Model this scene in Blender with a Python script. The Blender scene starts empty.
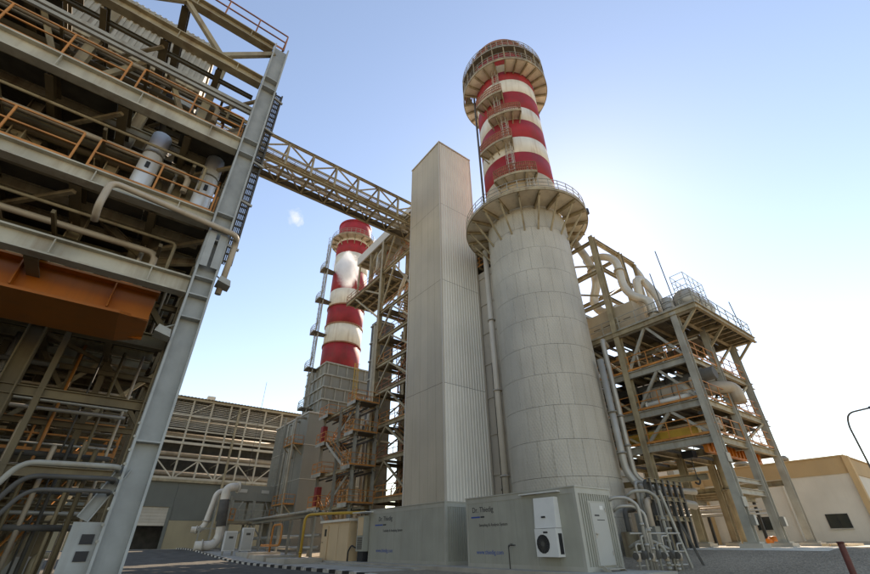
import bpy, bmesh, math, random
from mathutils import Vector, Matrix
RND = random.Random(7)
rad = math.radians
SC = bpy.context.scene
COL = SC.collection
EYE = 1.5
# ---------------------------------------------------------------- camera
HEAD, PITCH, ROLL = rad(37.10), rad(31.76), rad(-0.543)
fw = Vector((math.sin(HEAD)*math.cos(PITCH), math.cos(HEAD)*math.cos(PITCH), math.sin(PITCH)))
rt = Vector((math.cos(HEAD), -math.sin(HEAD), 0)); up = rt.cross(fw)
r2 = math.cos(ROLL)*rt + math.sin(ROLL)*up; u2 = -math.sin(ROLL)*rt + math.cos(ROLL)*up
cam = bpy.data.cameras.new('camera'); cam.sensor_width = 36; cam.lens = 36*415.27/870
cam.clip_start = .05; cam.clip_end = 8000
camo = bpy.data.objects.new('camera', cam); COL.objects.link(camo)
camo.matrix_world = Matrix(((r2.x, u2.x, -fw.x, 0), (r2.y, u2.y, -fw.y, 0), (r2.z, u2.z, -fw.z, EYE), (0, 0, 0, 1)))
SC.camera = camo
# ---------------------------------------------------------------- sky and sun
SUN_EL, SUN_AZ = rad(37.6), rad(60.3)          # azimuth from +Y towards +X
w = bpy.data.worlds.new('World'); SC.world = w; w.use_nodes = True
nt = w.node_tree
sky = nt.nodes.new('ShaderNodeTexSky'); sky.sky_type = 'NISHITA'; sky.sun_disc = False
sky.sun_elevation = SUN_EL; sky.sun_rotation = SUN_AZ
sky.air_density = 1.15; sky.dust_density = .1; sky.ozone_density = .4; sky.altitude = 20
bg = nt.nodes['Background']; bg.inputs['Strength'].default_value = 0.15
nt.links.new(sky.outputs[0], bg.inputs[0])
sl = bpy.data.lights.new('sun', 'SUN'); sl.energy = 4.6; sl.angle = rad(.53); sl.color = (1, .93, .82)
so = bpy.data.objects.new('sun', sl); COL.objects.link(so)
sd = Vector((math.sin(SUN_AZ)*math.cos(SUN_EL), math.cos(SUN_AZ)*math.cos(SUN_EL), math.sin(SUN_EL)))
so.rotation_euler = sd.to_track_quat('Z', 'Y').to_euler(); so.location = (0, 0, 90)
vs = SC.view_settings; vs.view_transform = 'Standard'; vs.look = 'None'; vs.gamma = 1; vs.exposure = 0.78; vs.use_white_balance = True; vs.white_balance_temperature = 7400; vs.white_balance_tint = 16
vs.use_curve_mapping = False
SC.cycles.max_bounces = 7; SC.cycles.diffuse_bounces = 4; SC.cycles.volume_bounces = 2

# ---------------------------------------------------------------- materials
def mat(name, col, rough=.6, metal=0, var=.12, scale=.8, streak=0, streak_col=None, bump=0, bscale=30, objvar=.08, spec=.4):
    m = bpy.data.materials.new(name); m.use_nodes = True
    t = m.node_tree; N = t.nodes; L = t.links; b = N['Principled BSDF']
    b.inputs['Roughness'].default_value = rough; b.inputs['Metallic'].default_value = metal
    b.inputs['Specular IOR Level'].default_value = spec
    geo = N.new('ShaderNodeNewGeometry')
    n = N.new('ShaderNodeTexNoise'); n.inputs['Scale'].default_value = scale; n.inputs['Detail'].default_value = 6
    L.new(geo.outputs['Position'], n.inputs['Vector'])
    mr = N.new('ShaderNodeMapRange'); mr.inputs['From Min'].default_value = .3; mr.inputs['From Max'].default_value = .7
    mr.inputs['To Min'].default_value = 1-var; mr.inputs['To Max'].default_value = 1+var
    L.new(n.outputs['Fac'], mr.inputs['Value'])
    oi = N.new('ShaderNodeObjectInfo')
    mo = N.new('ShaderNodeMapRange'); mo.inputs['To Min'].default_value = 1-objvar; mo.inputs['To Max'].default_value = 1+objvar
    L.new(oi.outputs['Random'], mo.inputs['Value'])
    mu = N.new('ShaderNodeMath'); mu.operation = 'MULTIPLY'
    L.new(mr.outputs[0], mu.inputs[0]); L.new(mo.outputs[0], mu.inputs[1])
    hs = N.new('ShaderNodeMix'); hs.data_type = 'RGBA'; hs.blend_type = 'MULTIPLY'; hs.inputs[0].default_value = 1
    hs.inputs[6].default_value = (*col, 1)
    cb = N.new('ShaderNodeCombineColor')
    for k in range(3): L.new(mu.outputs[0], cb.inputs[k])
    L.new(cb.outputs[0], hs.inputs[7])
    out = hs.outputs[2]
    if streak:
        mp = N.new('ShaderNodeMapping'); mp.inputs['Scale'].default_value = (2.2, 2.2, .16)
        L.new(geo.outputs['Position'], mp.inputs['Vector'])
        n2 = N.new('ShaderNodeTexNoise'); n2.inputs['Scale'].default_value = 1.1; n2.inputs['Detail'].default_value = 8; n2.inputs['Roughness'].default_value = .62
        L.new(mp.outputs[0], n2.inputs['Vector'])
        m2 = N.new('ShaderNodeMapRange'); m2.inputs['From Min'].default_value = .5; m2.inputs['From Max'].default_value = .72
        m2.inputs['To Max'].default_value = streak
        L.new(n2.outputs['Fac'], m2.inputs['Value'])
        mx = N.new('ShaderNodeMix'); mx.data_type = 'RGBA'
        L.new(m2.outputs[0], mx.inputs[0]); L.new(out, mx.inputs[6])
        mx.inputs[7].default_value = (*(streak_col or (.16, .1, .05)), 1); out = mx.outputs[2]
    L.new(out, b.inputs['Base Color'])
    rr = N.new('ShaderNodeMapRange'); rr.inputs['To Min'].default_value = max(.05, rough-.12); rr.inputs['To Max'].default_value = min(1, rough+.12)
    L.new(n.outputs['Fac'], rr.inputs['Value']); L.new(rr.outputs[0], b.inputs['Roughness'])
    if bump:
        n3 = N.new('ShaderNodeTexNoise'); n3.inputs['Scale'].default_value = bscale; n3.inputs['Detail'].default_value = 4
        L.new(geo.outputs['Position'], n3.inputs['Vector'])
        bp = N.new('ShaderNodeBump'); bp.inputs['Strength'].default_value = bump; bp.inputs['Distance'].default_value = .02
        L.new(n3.outputs['Fac'], bp.inputs['Height']); L.new(bp.outputs[0], b.inputs['Normal'])
    return m
M = dict(
    steel=mat('beige_steel_paint', (.33, .27, .165), .6, 0, .28, 1.3, .7, (.15, .08, .035)),
    brown=mat('shade_darkened_brown_steel', (.15, .115, .06), .6, 0, .25, 1.1, .45, (.1, .06, .03)),  # darker version of the steel paint, carries the shade inside the left structure
    steelg=mat('grey_steel_paint', (.34, .32, .26), .55, 0, .2, 1.3, .55, (.19, .13, .08)),
    colg=mat('pale_grey_column_paint', (.37, .38, .355), .5, 0, .16, 1.8, .4, (.23, .2, .16)),
    beam=mat('pale_facade_beam_paint', (.44, .405, .31), .55, 0, .2, 1.3, .55, (.24, .16, .09)),
    dark=mat('dark_steel', (.085, .078, .066), .7, 0, .3, 1.5),
    grate=mat('galvanised_grating', (.13, .11, .078), .75, .1, .25, 2),  # grating tone darkened to deepen the shade under the floors
    orange=mat('orange_handrail_paint', (.5, .2, .045), .5, 0, .2, 2, .35, (.16, .07, .03)),
    crane=mat('orange_crane_paint', (.46, .135, .012), .4, 0, .1, .7, .35, (.25, .1, .02)),
    rustrail=mat('rusty_handrail', (.3, .12, .06), .7, 0, .25, 3),
    galv=mat('galvanised_pipe_cladding', (.4, .375, .32), .45, .35, .12, 1.2, .2, (.3, .27, .22)),
    exh=mat('pale_exhaust_cladding', (.66, .66, .64), .4, .3, .1, 1.2, .3, (.4, .35, .28)),
    pipe=mat('pale_pipe_cladding', (.56, .5, .4), .42, .25, .12, 1, .3, (.33, .25, .17)),
    pipeb=mat('beige_pipe', (.45, .37, .27), .5, .1, .15, 1, .4, (.22, .13, .07)),
    pipew=mat('cream_pipe_paint', (.66, .6, .5), .5, 0, .12, 1, .45, (.3, .2, .12)),
    clad_shade=mat('shade_toned_tan_cladding', (.46, .395, .295), .55, .05, .1, .25, .4, (.38, .32, .22), objvar=.03),  # tan panels, darkened so the colour carries the shade on the tower's left face
    clad=mat('ribbed_sheet_cladding', (.78, .75, .67), .5, .1, .07, .25, .2, (.58, .53, .43), objvar=.03),
    trim=mat('sheet_trim', (.55, .5, .42), .5, .1, .07, .4, objvar=.03),
    insul=None, red=mat('red_stack_paint', (.33, .022, .026), .65, 0, .25, .7, .55, (.2, .045, .035), objvar=.06, bump=.15, bscale=3),
    white=mat('white_stack_paint', (.74, .68, .56), .65, 0, .1, .7, .7, (.48, .36, .24), objvar=.04, bump=.15, bscale=3),
    beige=mat('beige_stack_base', (.46, .36, .235), .6, 0, .12, .7, .3, (.3, .2, .12)),
    plate=mat('pale_deck_plate', (.7, .62, .48), .6, 0, .16, .8, .25, (.3, .2, .12), objvar=.16),  # pale plates, lightened further in place of sunlight coming through the deck
    casing=mat('grey_casing_plate', (.25, .235, .19), .55, .1, .12, .3, .25, (.2, .17, .13)),
    cabin=mat('grey_green_cabin_panel', (.36, .35, .285), .5, 0, .09, .8, .35, (.27, .25, .19), objvar=.02),
    cabinf=mat('cabin_frame_paint', (.4, .385, .32), .45, 0, .1, 1, .35, (.3, .26, .2), objvar=.02),
    door=mat('pale_grey_door_paint', (.46, .45, .4), .45, 0, .05, 1),
    acw=mat('white_appliance_paint', (.72, .71, .66), .35, 0, .04, 2),
    black=mat('black_plastic', (.02, .02, .022), .5, 0, .1, 2),
    blue=mat('blue_print', (.02, .07, .32), .5, 0, .05, 2), ink=mat('black_print', (.025, .025, .03), .5, 0, .05, 2),
    web=mat('faded_blue_print', (.06, .11, .33), .5, 0, .05, 2),
    conc=mat('concrete', (.42, .38, .31), .85, 0, .16, .8, 0, bump=.25, bscale=18),
    concl=mat('pale_concrete_apron', (.6, .54, .42), .9, 0, .14, .6, 0, bump=.2, bscale=20),
    asph=mat('asphalt', (.15, .135, .11), .95, 0, .25, 1.2, 0, bump=.5, bscale=60, spec=.1),
    kw=mat('white_kerb_paint', (.62, .58, .5), .8, 0, .35, 5), kb=mat('black_kerb_paint', (.05, .045, .04), .8, 0, .4, 5),
    wallw=mat('white_wall_render', (.68, .62, .51), .85, 0, .09, .5, .35, (.58, .5, .38), bump=.1, bscale=14),
    wallt=mat('tan_wall_render', (.5, .34, .17), .85, 0, .1, .5, .35, (.45, .32, .18), bump=.1, bscale=14),
    glass=mat('dark_window_glass', (.03, .035, .03), .08, 0, .1, 1, spec=.6),
    tan=mat('tan_shed_panel', (.62, .45, .26), .6, 0, .07, .8, .15, (.4, .28, .16), objvar=.04),
    yellow=mat('yellow_pipe_paint', (.5, .3, .04), .45, 0, .1, 2, .2, (.35, .2, .05)),
    hallw=mat('grey_green_hall_sheet', (.14, .145, .12), .6, 0, .1, .3, .15, (.09, .09, .07), objvar=.05),
    halll=mat('tan_hall_sheet', (.3, .25, .15), .6, 0, .1, .3, .2, (.2, .16, .1)),
    lattice=mat('sun_lightened_lattice_paint', (.5, .44, .33), .55, 0, .15, .8, .35, (.3, .22, .13)),  # lattice steel lightened so its colour carries the sunlight on the hall
    louv=mat('pale_louvre_sheet', (.5, .45, .36), .6, 0, .12, .6, .2, (.3, .24, .16)),
    redp=mat('red_cabinet_paint', (.24, .03, .025), .6, 0, .2, 2),
    hyd=mat('orange_valve_paint', (.6, .17, .02), .45, 0, .1, 4),
    bol=mat('dark_red_post_paint', (.12, .035, .025), .6, 0, .25, 6),
)
def gravel_mat():
    m = bpy.data.materials.new('dark_gravel'); m.use_nodes = True
    t = m.node_tree; N = t.nodes; L = t.links; b = N['Principled BSDF']; b.inputs['Roughness'].default_value = 1; b.inputs['Specular IOR Level'].default_value = .05
    g = N.new('ShaderNodeNewGeometry')
    v = N.new('ShaderNodeTexVoronoi'); v.inputs['Scale'].default_value = 14; L.new(g.outputs['Position'], v.inputs['Vector'])
    n = N.new('ShaderNodeTexNoise'); n.inputs['Scale'].default_value = .35; n.inputs['Detail'].default_value = 8; L.new(g.outputs['Position'], n.inputs['Vector'])
    r = N.new('ShaderNodeValToRGB'); r.color_ramp.elements[0].color = (.13, .108, .076, 1); r.color_ramp.elements[1].color = (.42, .35, .255, 1)
    mx = N.new('ShaderNodeMath'); mx.operation = 'MULTIPLY_ADD'; mx.inputs[1].default_value = .45
    sp = N.new('ShaderNodeSeparateColor'); L.new(v.outputs['Color'], sp.inputs[0]); L.new(sp.outputs[0], mx.inputs[0])
    m2 = N.new('ShaderNodeMath'); m2.operation = 'MULTIPLY'; m2.inputs[1].default_value = .75; L.new(n.outputs['Fac'], m2.inputs[0])
    L.new(m2.outputs[0], mx.inputs[2]); L.new(mx.outputs[0], r.inputs[0]); L.new(r.outputs[0], b.inputs['Base Color'])
    bp = N.new('ShaderNodeBump'); bp.inputs['Strength'].default_value = .8; bp.inputs['Distance'].default_value = .03
    L.new(v.outputs['Distance'], bp.inputs['Height']); L.new(bp.outputs[0], b.inputs['Normal'])
    return m
M['gravel'] = gravel_mat()
def quilt_mat():
    m = mat('quilted_stack_cladding', (.47, .435, .36), .55, .1, .13, .3, .5, (.36, .32, .25), objvar=.03)
    t = m.node_tree; N = t.nodes; L = t.links; b = N['Principled BSDF']
    g = N.new('ShaderNodeTexCoord')              # object space: u = angle*R, v = height, fed as a UV map
    sx = N.new('ShaderNodeSeparateXYZ'); L.new(g.outputs['UV'], sx.inputs[0])
    a = N.new('ShaderNodeMath'); a.operation = 'ADD'; L.new(sx.outputs[0], a.inputs[0]); L.new(sx.outputs[1], a.inputs[1])
    s = N.new('ShaderNodeMath'); s.operation = 'SUBTRACT'; L.new(sx.outputs[0], s.inputs[0]); L.new(sx.outputs[1], s.inputs[1])
    hs = []
    for q in (a, s):
        p = N.new('ShaderNodeMath'); p.operation = 'PINGPONG'; p.inputs[1].default_value = .5; L.new(q.outputs[0], p.inputs[0]); hs.append(p)
    mn = N.new('ShaderNodeMath'); mn.operation = 'MINIMUM'; L.new(hs[0].outputs[0], mn.inputs[0]); L.new(hs[1].outputs[0], mn.inputs[1])
    bp = N.new('ShaderNodeBump'); bp.inputs['Strength'].default_value = .5; bp.inputs['Distance'].default_value = .07
    L.new(mn.outputs[0], bp.inputs['Height']); L.new(bp.outputs[0], b.inputs['Normal'])
    return m
M['insul'] = quilt_mat()

# ---------------------------------------------------------------- helpers
W = {}
def V(*a): return Vector(a)
def tag(o, label=None, cat=None, group=None, kind=None):
    if label: o['label'] = label
    if cat: o['category'] = cat
    if group: o['group'] = group
    if kind: o['kind'] = kind
    return o
def link(name, data, m4, parent=None):
    o = bpy.data.objects.new(name, data); COL.objects.link(o)
    if parent is not None:
        o.parent = parent; o.matrix_parent_inverse = W[parent].inverted()
    o.matrix_basis = m4; W[o] = m4
    return o
def thing(name, label, cat, loc, group=None):
    return tag(link(name, None, Matrix.Translation(loc)), label, cat, group)
def mesh(name, verts, faces, m, smooth=False):
    me = bpy.data.meshes.new(name); me.from_pydata([tuple(v) for v in verts], [], faces)
    if m: me.materials.append(M[m] if isinstance(m, str) else m)
    if smooth:
        for p in me.polygons: p.use_smooth = True
    return me
class MB:
    def __init__(s): s.v = []; s.f = []
    def add(s, v, f):
        n = len(s.v); s.v += [tuple(x) for x in v]; s.f += [tuple(i+n for i in q) for q in f]; return s
    def box(s, a, b):
        x0, y0, z0 = a; x1, y1, z1 = b
        return s.add([(x0,y0,z0),(x1,y0,z0),(x1,y1,z0),(x0,y1,z0),(x0,y0,z1),(x1,y0,z1),(x1,y1,z1),(x0,y1,z1)],
                     [(0,3,2,1),(4,5,6,7),(0,1,5,4),(1,2,6,5),(2,3,7,6),(3,0,4,7)])
    def bar(s, p0, p1, w, h=None, n=4, upv=None):
        p0, p1 = Vector(p0), Vector(p1); h = h or w
        X, Y, Z = frame(p0, p1, upv)
        if n == 4: ring = [(-.5,-.5),(.5,-.5),(.5,.5),(-.5,.5)]
        else: ring = [(.5*math.cos(2*math.pi*k/n), .5*math.sin(2*math.pi*k/n)) for k in range(n)]
        vs_ = [p0+X*(a*w)+Y*(b*h) for a, b in ring]+[p1+X*(a*w)+Y*(b*h) for a, b in ring]
        fs = [(k,(k+1)%n,(k+1)%n+n,k+n) for k in range(n)]+[tuple(range(n-1,-1,-1)), tuple(range(n,2*n))]
        return s.add(vs_, fs)
    def build(s, name, m, parent=None, origin=None, smooth=False):
        o0 = Vector(origin) if origin is not None else (Vector(s.v[0]) if s.v else Vector())
        me = mesh(name, [Vector(x)-o0 for x in s.v], s.f, m, smooth)
        return link(name, me, Matrix.Translation(o0), parent)
def frame(p0, p1, upv=None):
    Z = (p1-p0).normalized(); U = Vector(upv) if upv else Vector((0, 0, 1))
    if abs(Z.dot(U)) > .98: U = Vector((0, 1, 0)) if not upv else Vector((1, 0, 0))
    X = U.cross(Z).normalized(); Y = Z.cross(X).normalized()
    return X, Y, Z
UM = {}
def unit(kind, m):
    k = (kind, m)
    if k in UM: return UM[k]
    b = MB()
    if kind == 'box': b.bar((0,0,0),(0,0,1),1)
    elif kind == 'tube': b.bar((0,0,0),(0,0,1),1,n=14)
    elif kind == 'rod': b.bar((0,0,0),(0,0,1),1,n=6)
    elif kind == 'ibeam':       # flanges at +-y, web thin in x
        t, wb = .09, .07
        pr = [(-.5,-.5),(.5,-.5),(.5,-.5+t),(wb/2,-.5+t),(wb/2,.5-t),(.5,.5-t),(.5,.5),(-.5,.5),(-.5,.5-t),(-wb/2,.5-t),(-wb/2,-.5+t),(-.5,-.5+t)]
        n = 12
        b.add([(x,y,0) for x,y in pr]+[(x,y,1) for x,y in pr],
              [(k,(k+1)%n,(k+1)%n+n,k+n) for k in range(n)]+
              [(0,11,2,1),(11,10,3,2),(10,9,4,3),(9,8,5,4),(8,7,6,5)]+[(12+0,12+1,12+2,12+11),(23,14,15,22),(22,15,16,21),(21,16,17,20),(20,17,18,19)])
    elif kind == 'angle':
        t = .16
        pr = [(-.5,-.5),(.5,-.5),(.5,-.5+t),(-.5+t,-.5+t),(-.5+t,.5),(-.5,.5)]; n = 6
        b.add([(x,y,0) for x,y in pr]+[(x,y,1) for x,y in pr], [(k,(k+1)%n,(k+1)%n+n,k+n) for k in range(n)]+[(0,3,2,1),(0,5,4,3),(6,7,8,9),(6,9,10,11)])
    UM[k] = mesh(kind, b.v, b.f, m, smooth=False)
    if kind == 'tube':
        for p in UM[k].polygons: p.use_smooth = len(p.vertices) == 4
    return UM[k]
def mem(parent, name, p0, p1, w_, h_=None, kind='ibeam', m='steel', upv=None):
    p0, p1 = Vector(p0), Vector(p1); h_ = h_ or w_
    X, Y, Z = frame(p0, p1, upv); L = (p1-p0).length
    mt = Matrix(((X.x*w_, Y.x*h_, Z.x*L, p0.x), (X.y*w_, Y.y*h_, Z.y*L, p0.y), (X.z*w_, Y.z*h_, Z.z*L, p0.z), (0,0,0,1)))
    return link(name, unit(kind, m), mt, parent)
def boxo(parent, name, a, b, m):
    a, b = Vector(a), Vector(b); c = (a+b)/2; d = b-a
    mt = Matrix(((d.x,0,0,c.x),(0,d.y,0,c.y),(0,0,d.z,a.z),(0,0,0,1)))
    return link(name, unit('box', m), mt, parent)
def sweep(pts, r, n=14, bend=None, seg=5):
    pts = [Vector(p) for p in pts]; bend = bend or r*2.6
    path = [pts[0]]
    for i in range(1, len(pts)-1):
        a, b, c = pts[i-1], pts[i], pts[i+1]
        d0 = (a-b); d1 = (c-b); k = min(bend, d0.length*.49, d1.length*.49)
        q0 = b+d0.normalized()*k; q1 = b+d1.normalized()*k
        for j in range(seg+1):
            t = j/seg; path.append((1-t)**2*q0+2*t*(1-t)*b+t*t*q1)
    path.append(pts[-1])
    vs_, fs = [], []; X = None
    for i, p in enumerate(path):
        T = ((path[min(i+1, len(path)-1)]-path[max(i-1, 0)])).normalized()
        if X is None: X = frame(Vector(), T)[0]
        X = (X-T*X.dot(T)).normalized(); Y = T.cross(X)
        for k in range(n):
            a = 2*math.pi*k/n; vs_.append(p+(X*math.cos(a)+Y*math.sin(a))*r)
    for i in range(len(path)-1):
        for k in range(n): fs.append((i*n+k, i*n+(k+1)%n, (i+1)*n+(k+1)%n, (i+1)*n+k))
    fs.append(tuple(range(n-1, -1, -1))); fs.append(tuple(len(vs_)-n+k for k in range(n)))
    return vs_, fs
def pipe(parent, name, pts, r, m='pipe', n=12, bend=None, flanges=(), fm=None):
    v, f = sweep(pts, r, n, bend); o0 = Vector(pts[0])
    me = mesh(name, [x-o0 for x in v], f, m)
    for p in me.polygons: p.use_smooth = len(p.vertices) == 4
    o = link(name, me, Matrix.Translation(o0), parent)
    for (i, t) in flanges:
        a, b = Vector(pts[i]), Vector(pts[i+1]); d = (b-a).normalized(); c = a.lerp(b, t)
        q = mem(o, 'flange', c-d*.06, c+d*.06, r*2.7, None, 'tube', fm or m)
    return o
def rail(parent, pts, m='orange', h=1.1, step=1.5, t=.05, closed=False, posts=True, toe=True, name='railing'):
    pts = [Vector(p) for p in pts]
    if closed: pts = pts+[pts[0]]
    b = MB()
    pp = []
    for a, c in zip(pts[:-1], pts[1:]):
        for hh in (h, h*.55): b.bar(a+V(0,0,hh), c+V(0,0,hh), t)
        if toe: b.bar(a+V(0,0,.08), c+V(0,0,.08), .012, .14)
        n = max(1, round((c-a).length/step))
        pp += [a.lerp(c, k/n) for k in range(n)]
    if not closed: pp.append(pts[-1])
    if not posts:
        for p in pp: b.bar(p, p+V(0,0,h), t)
    o = b.build(name, m, parent, pts[0])
    if posts:
        for p in pp: mem(o, 'post', p, p+V(0,0,h), t*1.1, None, 'box', m)
    return o
def stair(parent, p0, p1, wid, m='steel', rm='orange', side=None, rails=True):
    p0, p1 = Vector(p0), Vector(p1); d = p1-p0; hd = Vector((d.x, d.y, 0)).normalized(); s = Vector((-hd.y, hd.x, 0))*wid/2
    b = MB()
    for k in (-1, 1): b.bar(p0+s*k, p1+s*k, .06, .26)
    n = max(3, int(abs(d.z)/.24))
    for i in range(n):
        c = p0.lerp(p1, (i+.5)/n); b.bar(c-s, c+s, .24, .035, upv=(0,0,1))
    o = b.build('stair_flight', m, parent, p0)
    if rails:
        r = MB()
        for k in (-1, 1):
            for hh in (1.0, .55): r.bar(p0+s*k+V(0,0,hh), p1+s*k+V(0,0,hh), .05)
            for i in range(5):
                c = p0.lerp(p1, i/4)+s*k; r.bar(c, c+V(0,0,1), .05)
        r.build('stair_railing', rm, parent, p0)
    return o
def ladder(parent, p0, p1, out, m='steel', w_=.5, cage=True, name='ladder'):
    p0, p1 = Vector(p0), Vector(p1); d = (p1-p0).normalized(); out = Vector(out).normalized(); s = d.cross(out).normalized()*w_/2
    b = MB(); L = (p1-p0).length
    for k in (-1, 1): b.bar(p0+s*k, p1+s*k, .06)
    n = int(L/.33)
    for i in range(n):
        c = p0+d*(i+.5)*.33; b.bar(c-s, c+s, .03)
    if cage:
        sn = s.normalized()
        for i in range(int(L/.9)):
            c = p0+d*(i*.9+.9)
            ring = [c+sn*(.38*math.cos(a))+out*(.1+.42*math.sin(a)) for a in [math.pi*q/6 for q in range(7)]]
            for q in range(6): b.bar(ring[q], ring[q+1], .05, .02)
        for a in (0, math.pi/3, 2*math.pi/3, math.pi):
            e = sn*(.38*math.cos(a))+out*(.1+.42*math.sin(a)); b.bar(p0+e+d*.9, p1+e, .03)
    return b.build(name, m, parent, p0)
def sector(R0, R1, z0, z1, a0, a1, seg=3):
    v, f = [], []
    for i in range(seg+1):
        a = a0+(a1-a0)*i/seg; c, s = math.cos(a), math.sin(a)
        v += [(R0*c,R0*s,z0),(R1*c,R1*s,z0),(R1*c,R1*s,z1),(R0*c,R0*s,z1)]
    for i in range(seg):
        k = 4*i
        f += [(k,k+1,k+5,k+4)[::-1], (k+1,k+2,k+6,k+5)[::-1], (k+2,k+3,k+7,k+6)[::-1], (k+3,k,k+4,k+7)[::-1]]
    f += [(0,1,2,3), tuple(4*seg+q for q in (3,2,1,0))]
    return v, f
def lathe(prof, n=48):
    v, f = [], []
    for r, z in prof:
        for k in range(n): a = 2*math.pi*k/n; v.append((r*math.cos(a), r*math.sin(a), z))
    for i in range(len(prof)-1):
        for k in range(n): f.append((i*n+k, i*n+(k+1)%n, (i+1)*n+(k+1)%n, (i+1)*n+k))
    return v, f
def ss(a, b, x):
    t = min(1, max(0, (x-a)/(b-a))); return t*t*(3-2*t)
def gz(x, y):
    s = x*.603+y*.797
    return .28*ss(6, 26, s)+.9*max(ss(19.5, 28.5, x), ss(36, 66, y)*ss(-5, 3, x+8))*1.0 if s > -5 else 0
def sheet(name, xs, ys, dz, m):
    v = [(x, y, gz(x, y)+dz) for y in ys for x in xs]; nx = len(xs)
    f = [(j*nx+i, j*nx+i+1, (j+1)*nx+i+1, (j+1)*nx+i) for j in range(len(ys)-1) for i in range(nx-1)]
    return link(name, mesh(name, v, f, m, True), Matrix())
def fr(a, b, n): return [a+(b-a)*k/n for k in range(n+1)]

# ================================================================ SETTING
GX = [-4000, -800, -200, -80]+list(range(-40, 81))+[120, 250, 800, 4000]
GY = [-4000, -800, -200, -60]+list(range(-15, 116))+[160, 300, 900, 4000]
tag(sheet('ground', GX, GY, 0, 'gravel'), kind='structure')
tag(sheet('road', list(range(-30, 12)), list(range(-15, 70)), .004, 'asph'), kind='structure')
tag(sheet('pavement', list(range(11, 20)), list(range(23, 70)), .004, 'conc'), kind='structure')
tag(sheet('hall_apron', list(range(-30, 40)), list(range(69, 76)), .006, 'concl'), kind='structure')
tag(sheet('plant_apron', list(range(27, 50)), list(range(7, 24)), .006, 'concl'), kind='structure')
kr = tag(link('kerb', mesh('kerb', *MB().box((11.02, 8, -.3), (11.24, 9, .02)).__dict__.values(), 'conc'), Matrix.Translation((0, 0, gz(11, 8)))), kind='structure')
W[kr] = Matrix.Translation((0, 0, gz(11, 8)))
y = 14.0; k = 0
while y < 69:
    z = gz(11, y)
    boxo(kr, 'kerb_block', (11.0, y+.015, z-.12), (11.26, y+.735, z+.16), 'kw' if k % 2 else 'kb'); y += .75; k += 1

# ================================================================ CABINS
def text(parent, body, size, p, m, name='lettering'):
    c = bpy.data.curves.new('t', 'FONT'); c.body = body; c.size = size; c.extrude = .003; c.resolution_u = 3
    o = bpy.data.objects.new('t', c); COL.objects.link(o)
    me = bpy.data.meshes.new_from_object(o.evaluated_get(bpy.context.evaluated_depsgraph_get()))
    bpy.data.objects.remove(o); me.materials.clear(); me.materials.append(M[m])
    # on a wall facing -X: text runs towards -Y, up is Z
    mt = Matrix(((0, 0, -1, p[0]), (-1, 0, 0, p[1]), (0, 1, 0, p[2]), (0, 0, 0, 1)))
    return link(name, me, mt, parent)
def cabin(label, x0, x1, y0, y1, z0, z1, lines):
    t = thing('site_cabin', label, 'cabin', ((x0+x1)/2, (y0+y1)/2, z0), 'grey analyser cabins on the concrete plinth')
    boxo(t, 'shell', (x0+.05, y0+.05, z0+.06), (x1-.05, y1-.05, z1-.05), 'cabin')
    n = round((y1-y0-.3)/1.12); dy = (y1-y0-.3)/n
    for k in range(n):                                     # flat wall panels with open joints, front and back
        a = y0+.15+k*dy
        boxo(t, 'wall_panel', (x0+.018, a+.004, z0+.17), (x0+.05, a+dy-.004, z1-.24), 'cabin')
        boxo(t, 'wall_panel', (x1-.05, a+.004, z0+.17), (x1-.018, a+dy-.004, z1-.24), 'cabin')
    for ye, sgn in ((y0, 1), (y1, -1)):                    # ribbed end walls
        b = MB(); n = int((x1-x0-.3)/.16)
        for k in range(n):
            xa = x0+.15+k*(x1-x0-.3)/n
            b.box((xa, min(ye+sgn*.05, ye+sgn*.012), z0+.17), (xa+.09, max(ye+sgn*.05, ye+sgn*.012), z1-.24))
        b.build('ribbed_wall', 'cabin', t)
    for xx in (x0, x1-.15):
        for yy in (y0, y1-.15): boxo(t, 'corner_post', (xx, yy, z0), (xx+.15, yy+.15, z1), 'cabinf')
    for xx in (x0+.004, x1-.144):
        boxo(t, 'roof_rail', (xx, y0+.15, z1-.24), (xx+.14, y1-.15, z1-.004), 'cabinf')
        boxo(t, 'sill_rail', (xx, y0+.15, z0+.002), (xx+.14, y1-.15, z0+.17), 'cabinf')
    for yy in (y0+.004, y1-.144):
        boxo(t, 'roof_rail', (x0+.15, yy, z1-.24), (x1-.15, yy+.14, z1-.004), 'cabinf')
        boxo(t, 'sill_rail', (x0+.15, yy, z0+.002), (x1-.15, yy+.14, z0+.17), 'cabinf')
    boxo(t, 'roof', (x0-.03, y0-.03, z1), (x1+.03, y1+.03, z1+.05), 'cabinf')
    xs = x0+.013
    for (kind, a, b_, c, s, m) in lines:
        if kind == 't': text(t, a, s, (xs, b_, c), m)
        else: boxo(t, 'stripe', (xs-.002, b_, c), (xs+.004, a, c+s), m)
    return t
PZ = .47
pl = MB().box((16.25, 10.6, -.2), (20.4, 36.5, PZ)).build('concrete_plinth', 'conc')
tag(pl, 'long concrete plinth carrying the two grey cabins', 'plinth')
boxo(None, 'plinth_step', (15.45, 22.6, -.2), (16.25, 36.2, .36), 'conc')
tag(bpy.data.objects['plinth_step'], 'low concrete step along the foot of the long plinth', 'step')
CZ = PZ+3.14
c2 = cabin('grey cabin with an air conditioner and a pale door at its end', 17.1, 19.75, 12.55, 19.95, PZ, CZ,
      [('t', 'Dr. Thiedig', 19.45, 2.92, .36, 'ink'), ('b', 19.55, 18.85, 2.66, .07, 'blue'), ('b', 18.8, 18.5, 2.66, .07, 'ink'),
       ('t', 'Sampling & Analysis System', 18.95, 2.26, .19, 'ink'), ('t', 'www.thiedig.com', 19.25, 1.03, .28, 'web')])
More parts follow.
